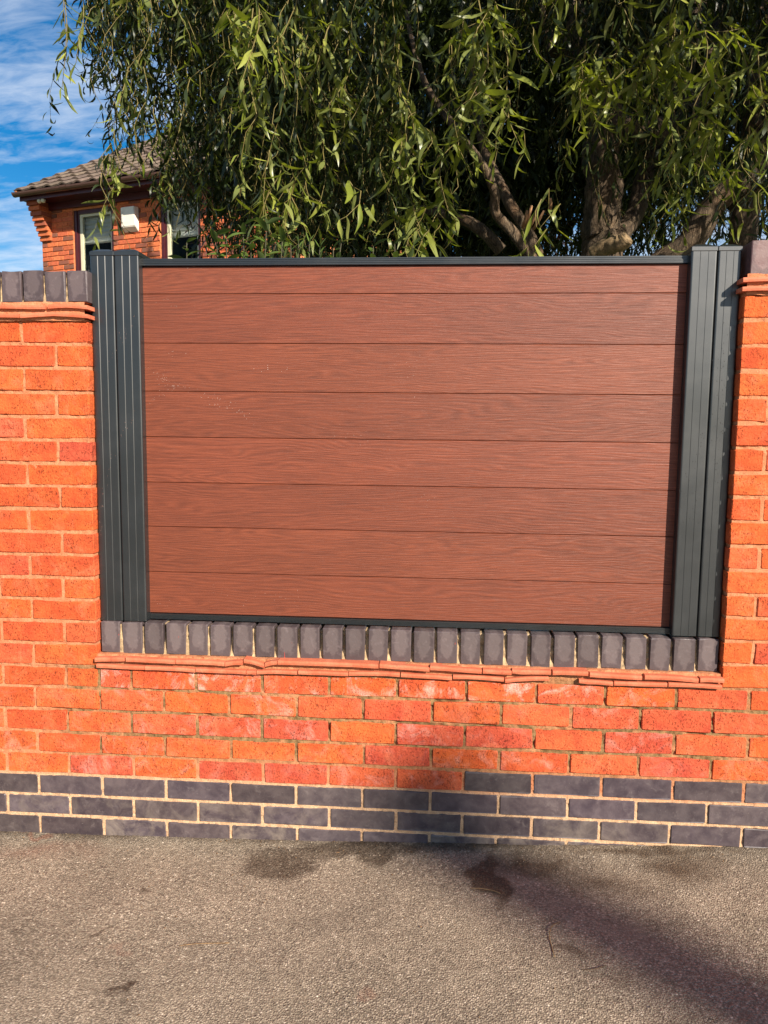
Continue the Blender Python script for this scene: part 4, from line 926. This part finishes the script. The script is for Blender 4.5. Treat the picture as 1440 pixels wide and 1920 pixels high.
# ------------------------------------------------------------------ litter on the pavement
def ground_at(px, py):
    d = FW + RT*(px-720)/FPX - UP*(py-960)/FPX; t = (.05-CAM[2])/d[2]; q = CAM+d*t
    for _ in range(4):
        z = float(ground_z(q[0])); t = (z-CAM[2])/d[2]; q = CAM+d*t
    return q
M_LIT = simple('dry_twig', (.10, .06, .035), .85, 60, .4); M_DRY = simple('dry_leaf', (.20, .12, .055), .8, 60, .4)
for i, (label, pts, r_) in enumerate((('curved dark twig lying on the pavement below the right of the panel', [(1050, 1732), (1036, 1740), (1030, 1755), (1034, 1775), (1040, 1798)], .0013),
        ('thin pale twig on the pavement in front of the damp patch', [(882, 1668), (900, 1670), (925, 1672), (938, 1676)], .0014),
        ('short straight dry stem on the bare pavement left of the stains', [(335, 1776), (370, 1774), (430, 1770)], .0012),
        ('fine stalk lying beside the brown stain near the plinth', [(1090, 1820), (1112, 1822), (1136, 1812)], .0013))):
    g = [ground_at(*q)+np.array([0, 0, .004+.003*math.sin(j*1.7)]) for j, q in enumerate(pts)]; o_ = g[0].copy(); p2, rr = smooth_path(g, [r_]*len(g), 4)
    V, F = tube(p2, rr, 6, .1, seed=i); o = obj('twig', mesh('twig', [q-o_ for q in V], F, True), M_LIT if i == 3 else M_DRY); o.location = Vector(o_); tag(o, label, 'twig')

# grit, crumbs of mortar and leaf fragments blown against the foot of the wall
pcs = []
for i in range(700):
    x = rnd.uniform(-.5, 2.8); y = -abs(rnd.gauss(0, .07))-.004 if rnd.random() < .5 else -rnd.uniform(.05, .8); z = float(ground_z(x))+.003; r_ = rnd.uniform(.0009, .0027); an = rnd.uniform(0, 3.14); c_, s_ = math.cos(an), math.sin(an); e_ = rnd.uniform(.4, 1.)
    q = [(-1, -.6), (.2, -1), (1, -.3), (.8, .7), (-.3, 1), (-1, .4)]; v = [(x+(a*c_-b*s_*e_)*r_, y+(a*s_+b*c_*e_)*r_, z) for a, b in q]+[(x+(a*c_-b*s_*e_)*r_*.6, y+(a*s_+b*c_*e_)*r_*.6, z+r_*rnd.uniform(.4, 1.)) for a, b in q]
    pcs.append((v, [(6, 7, 8, 9, 10, 11)]+[(k, (k+1) % 6, (k+1) % 6+6, k+6) for k in range(6)]))
for nm, col, sl in (('grit', (.27, .215, .155), slice(0, 350)), ('leaf_litter', (.15, .085, .04), slice(350, 700))):
    o = obj(nm, mesh(nm, *join_pieces(pcs[sl])), simple(nm, col, .9, 90, .5)); tag(o, {'grit': 'pale grit and mortar crumbs scattered along the wall foot', 'leaf_litter': 'brown leaf crumbs scattered over the pavement'}[nm], nm.replace('_', ' '), kind='stuff')

# ------------------------------------------------------------------ unseen leaning pole, added to cast the shadow band over the tarmac to the wall
ud = Vector((SUN.x, SUN.y, 0)).normalized(); pb = Vector((1.29, 0, 0)) + ud*24; gz = float(ground_z(pb.x)); Hp = 24*math.tan(ELEV) + .30 - gz
LEAN = Vector((-.15, -.15, 0)); pb = pb - LEAN*Hp; pole = empty('shadow_pole', (pb.x, pb.y, gz)); tag(pole, 'tall leaning timber pole added out of view to cast a soft shadow on the pavement', 'pole')
pts, rr = smooth_path([LEAN*-.3+Vector((0, 0, -.3)), LEAN*Hp*.5+Vector((0, 0, Hp*.5)), LEAN*Hp+Vector((0, 0, Hp))], [.21, .18, .155], 6); V, F = tube(pts, rr, 16, .01, seed=5); M_POLE = simple('weathered_timber', (.11, .085, .06), .9, 14, .35, .5)
obj('shaft', mesh('shaft', V, F, True), M_POLE, pole)
for k in range(6): obj('step_iron', boxes('step_iron', [(-.28 if k % 2 else .10, -.10 if k % 2 else .28, -.01, .01, 0, .02)]), M_ALU, pole, LEAN*(3+k*.45)+Vector((0, 0, 3+k*.45)))
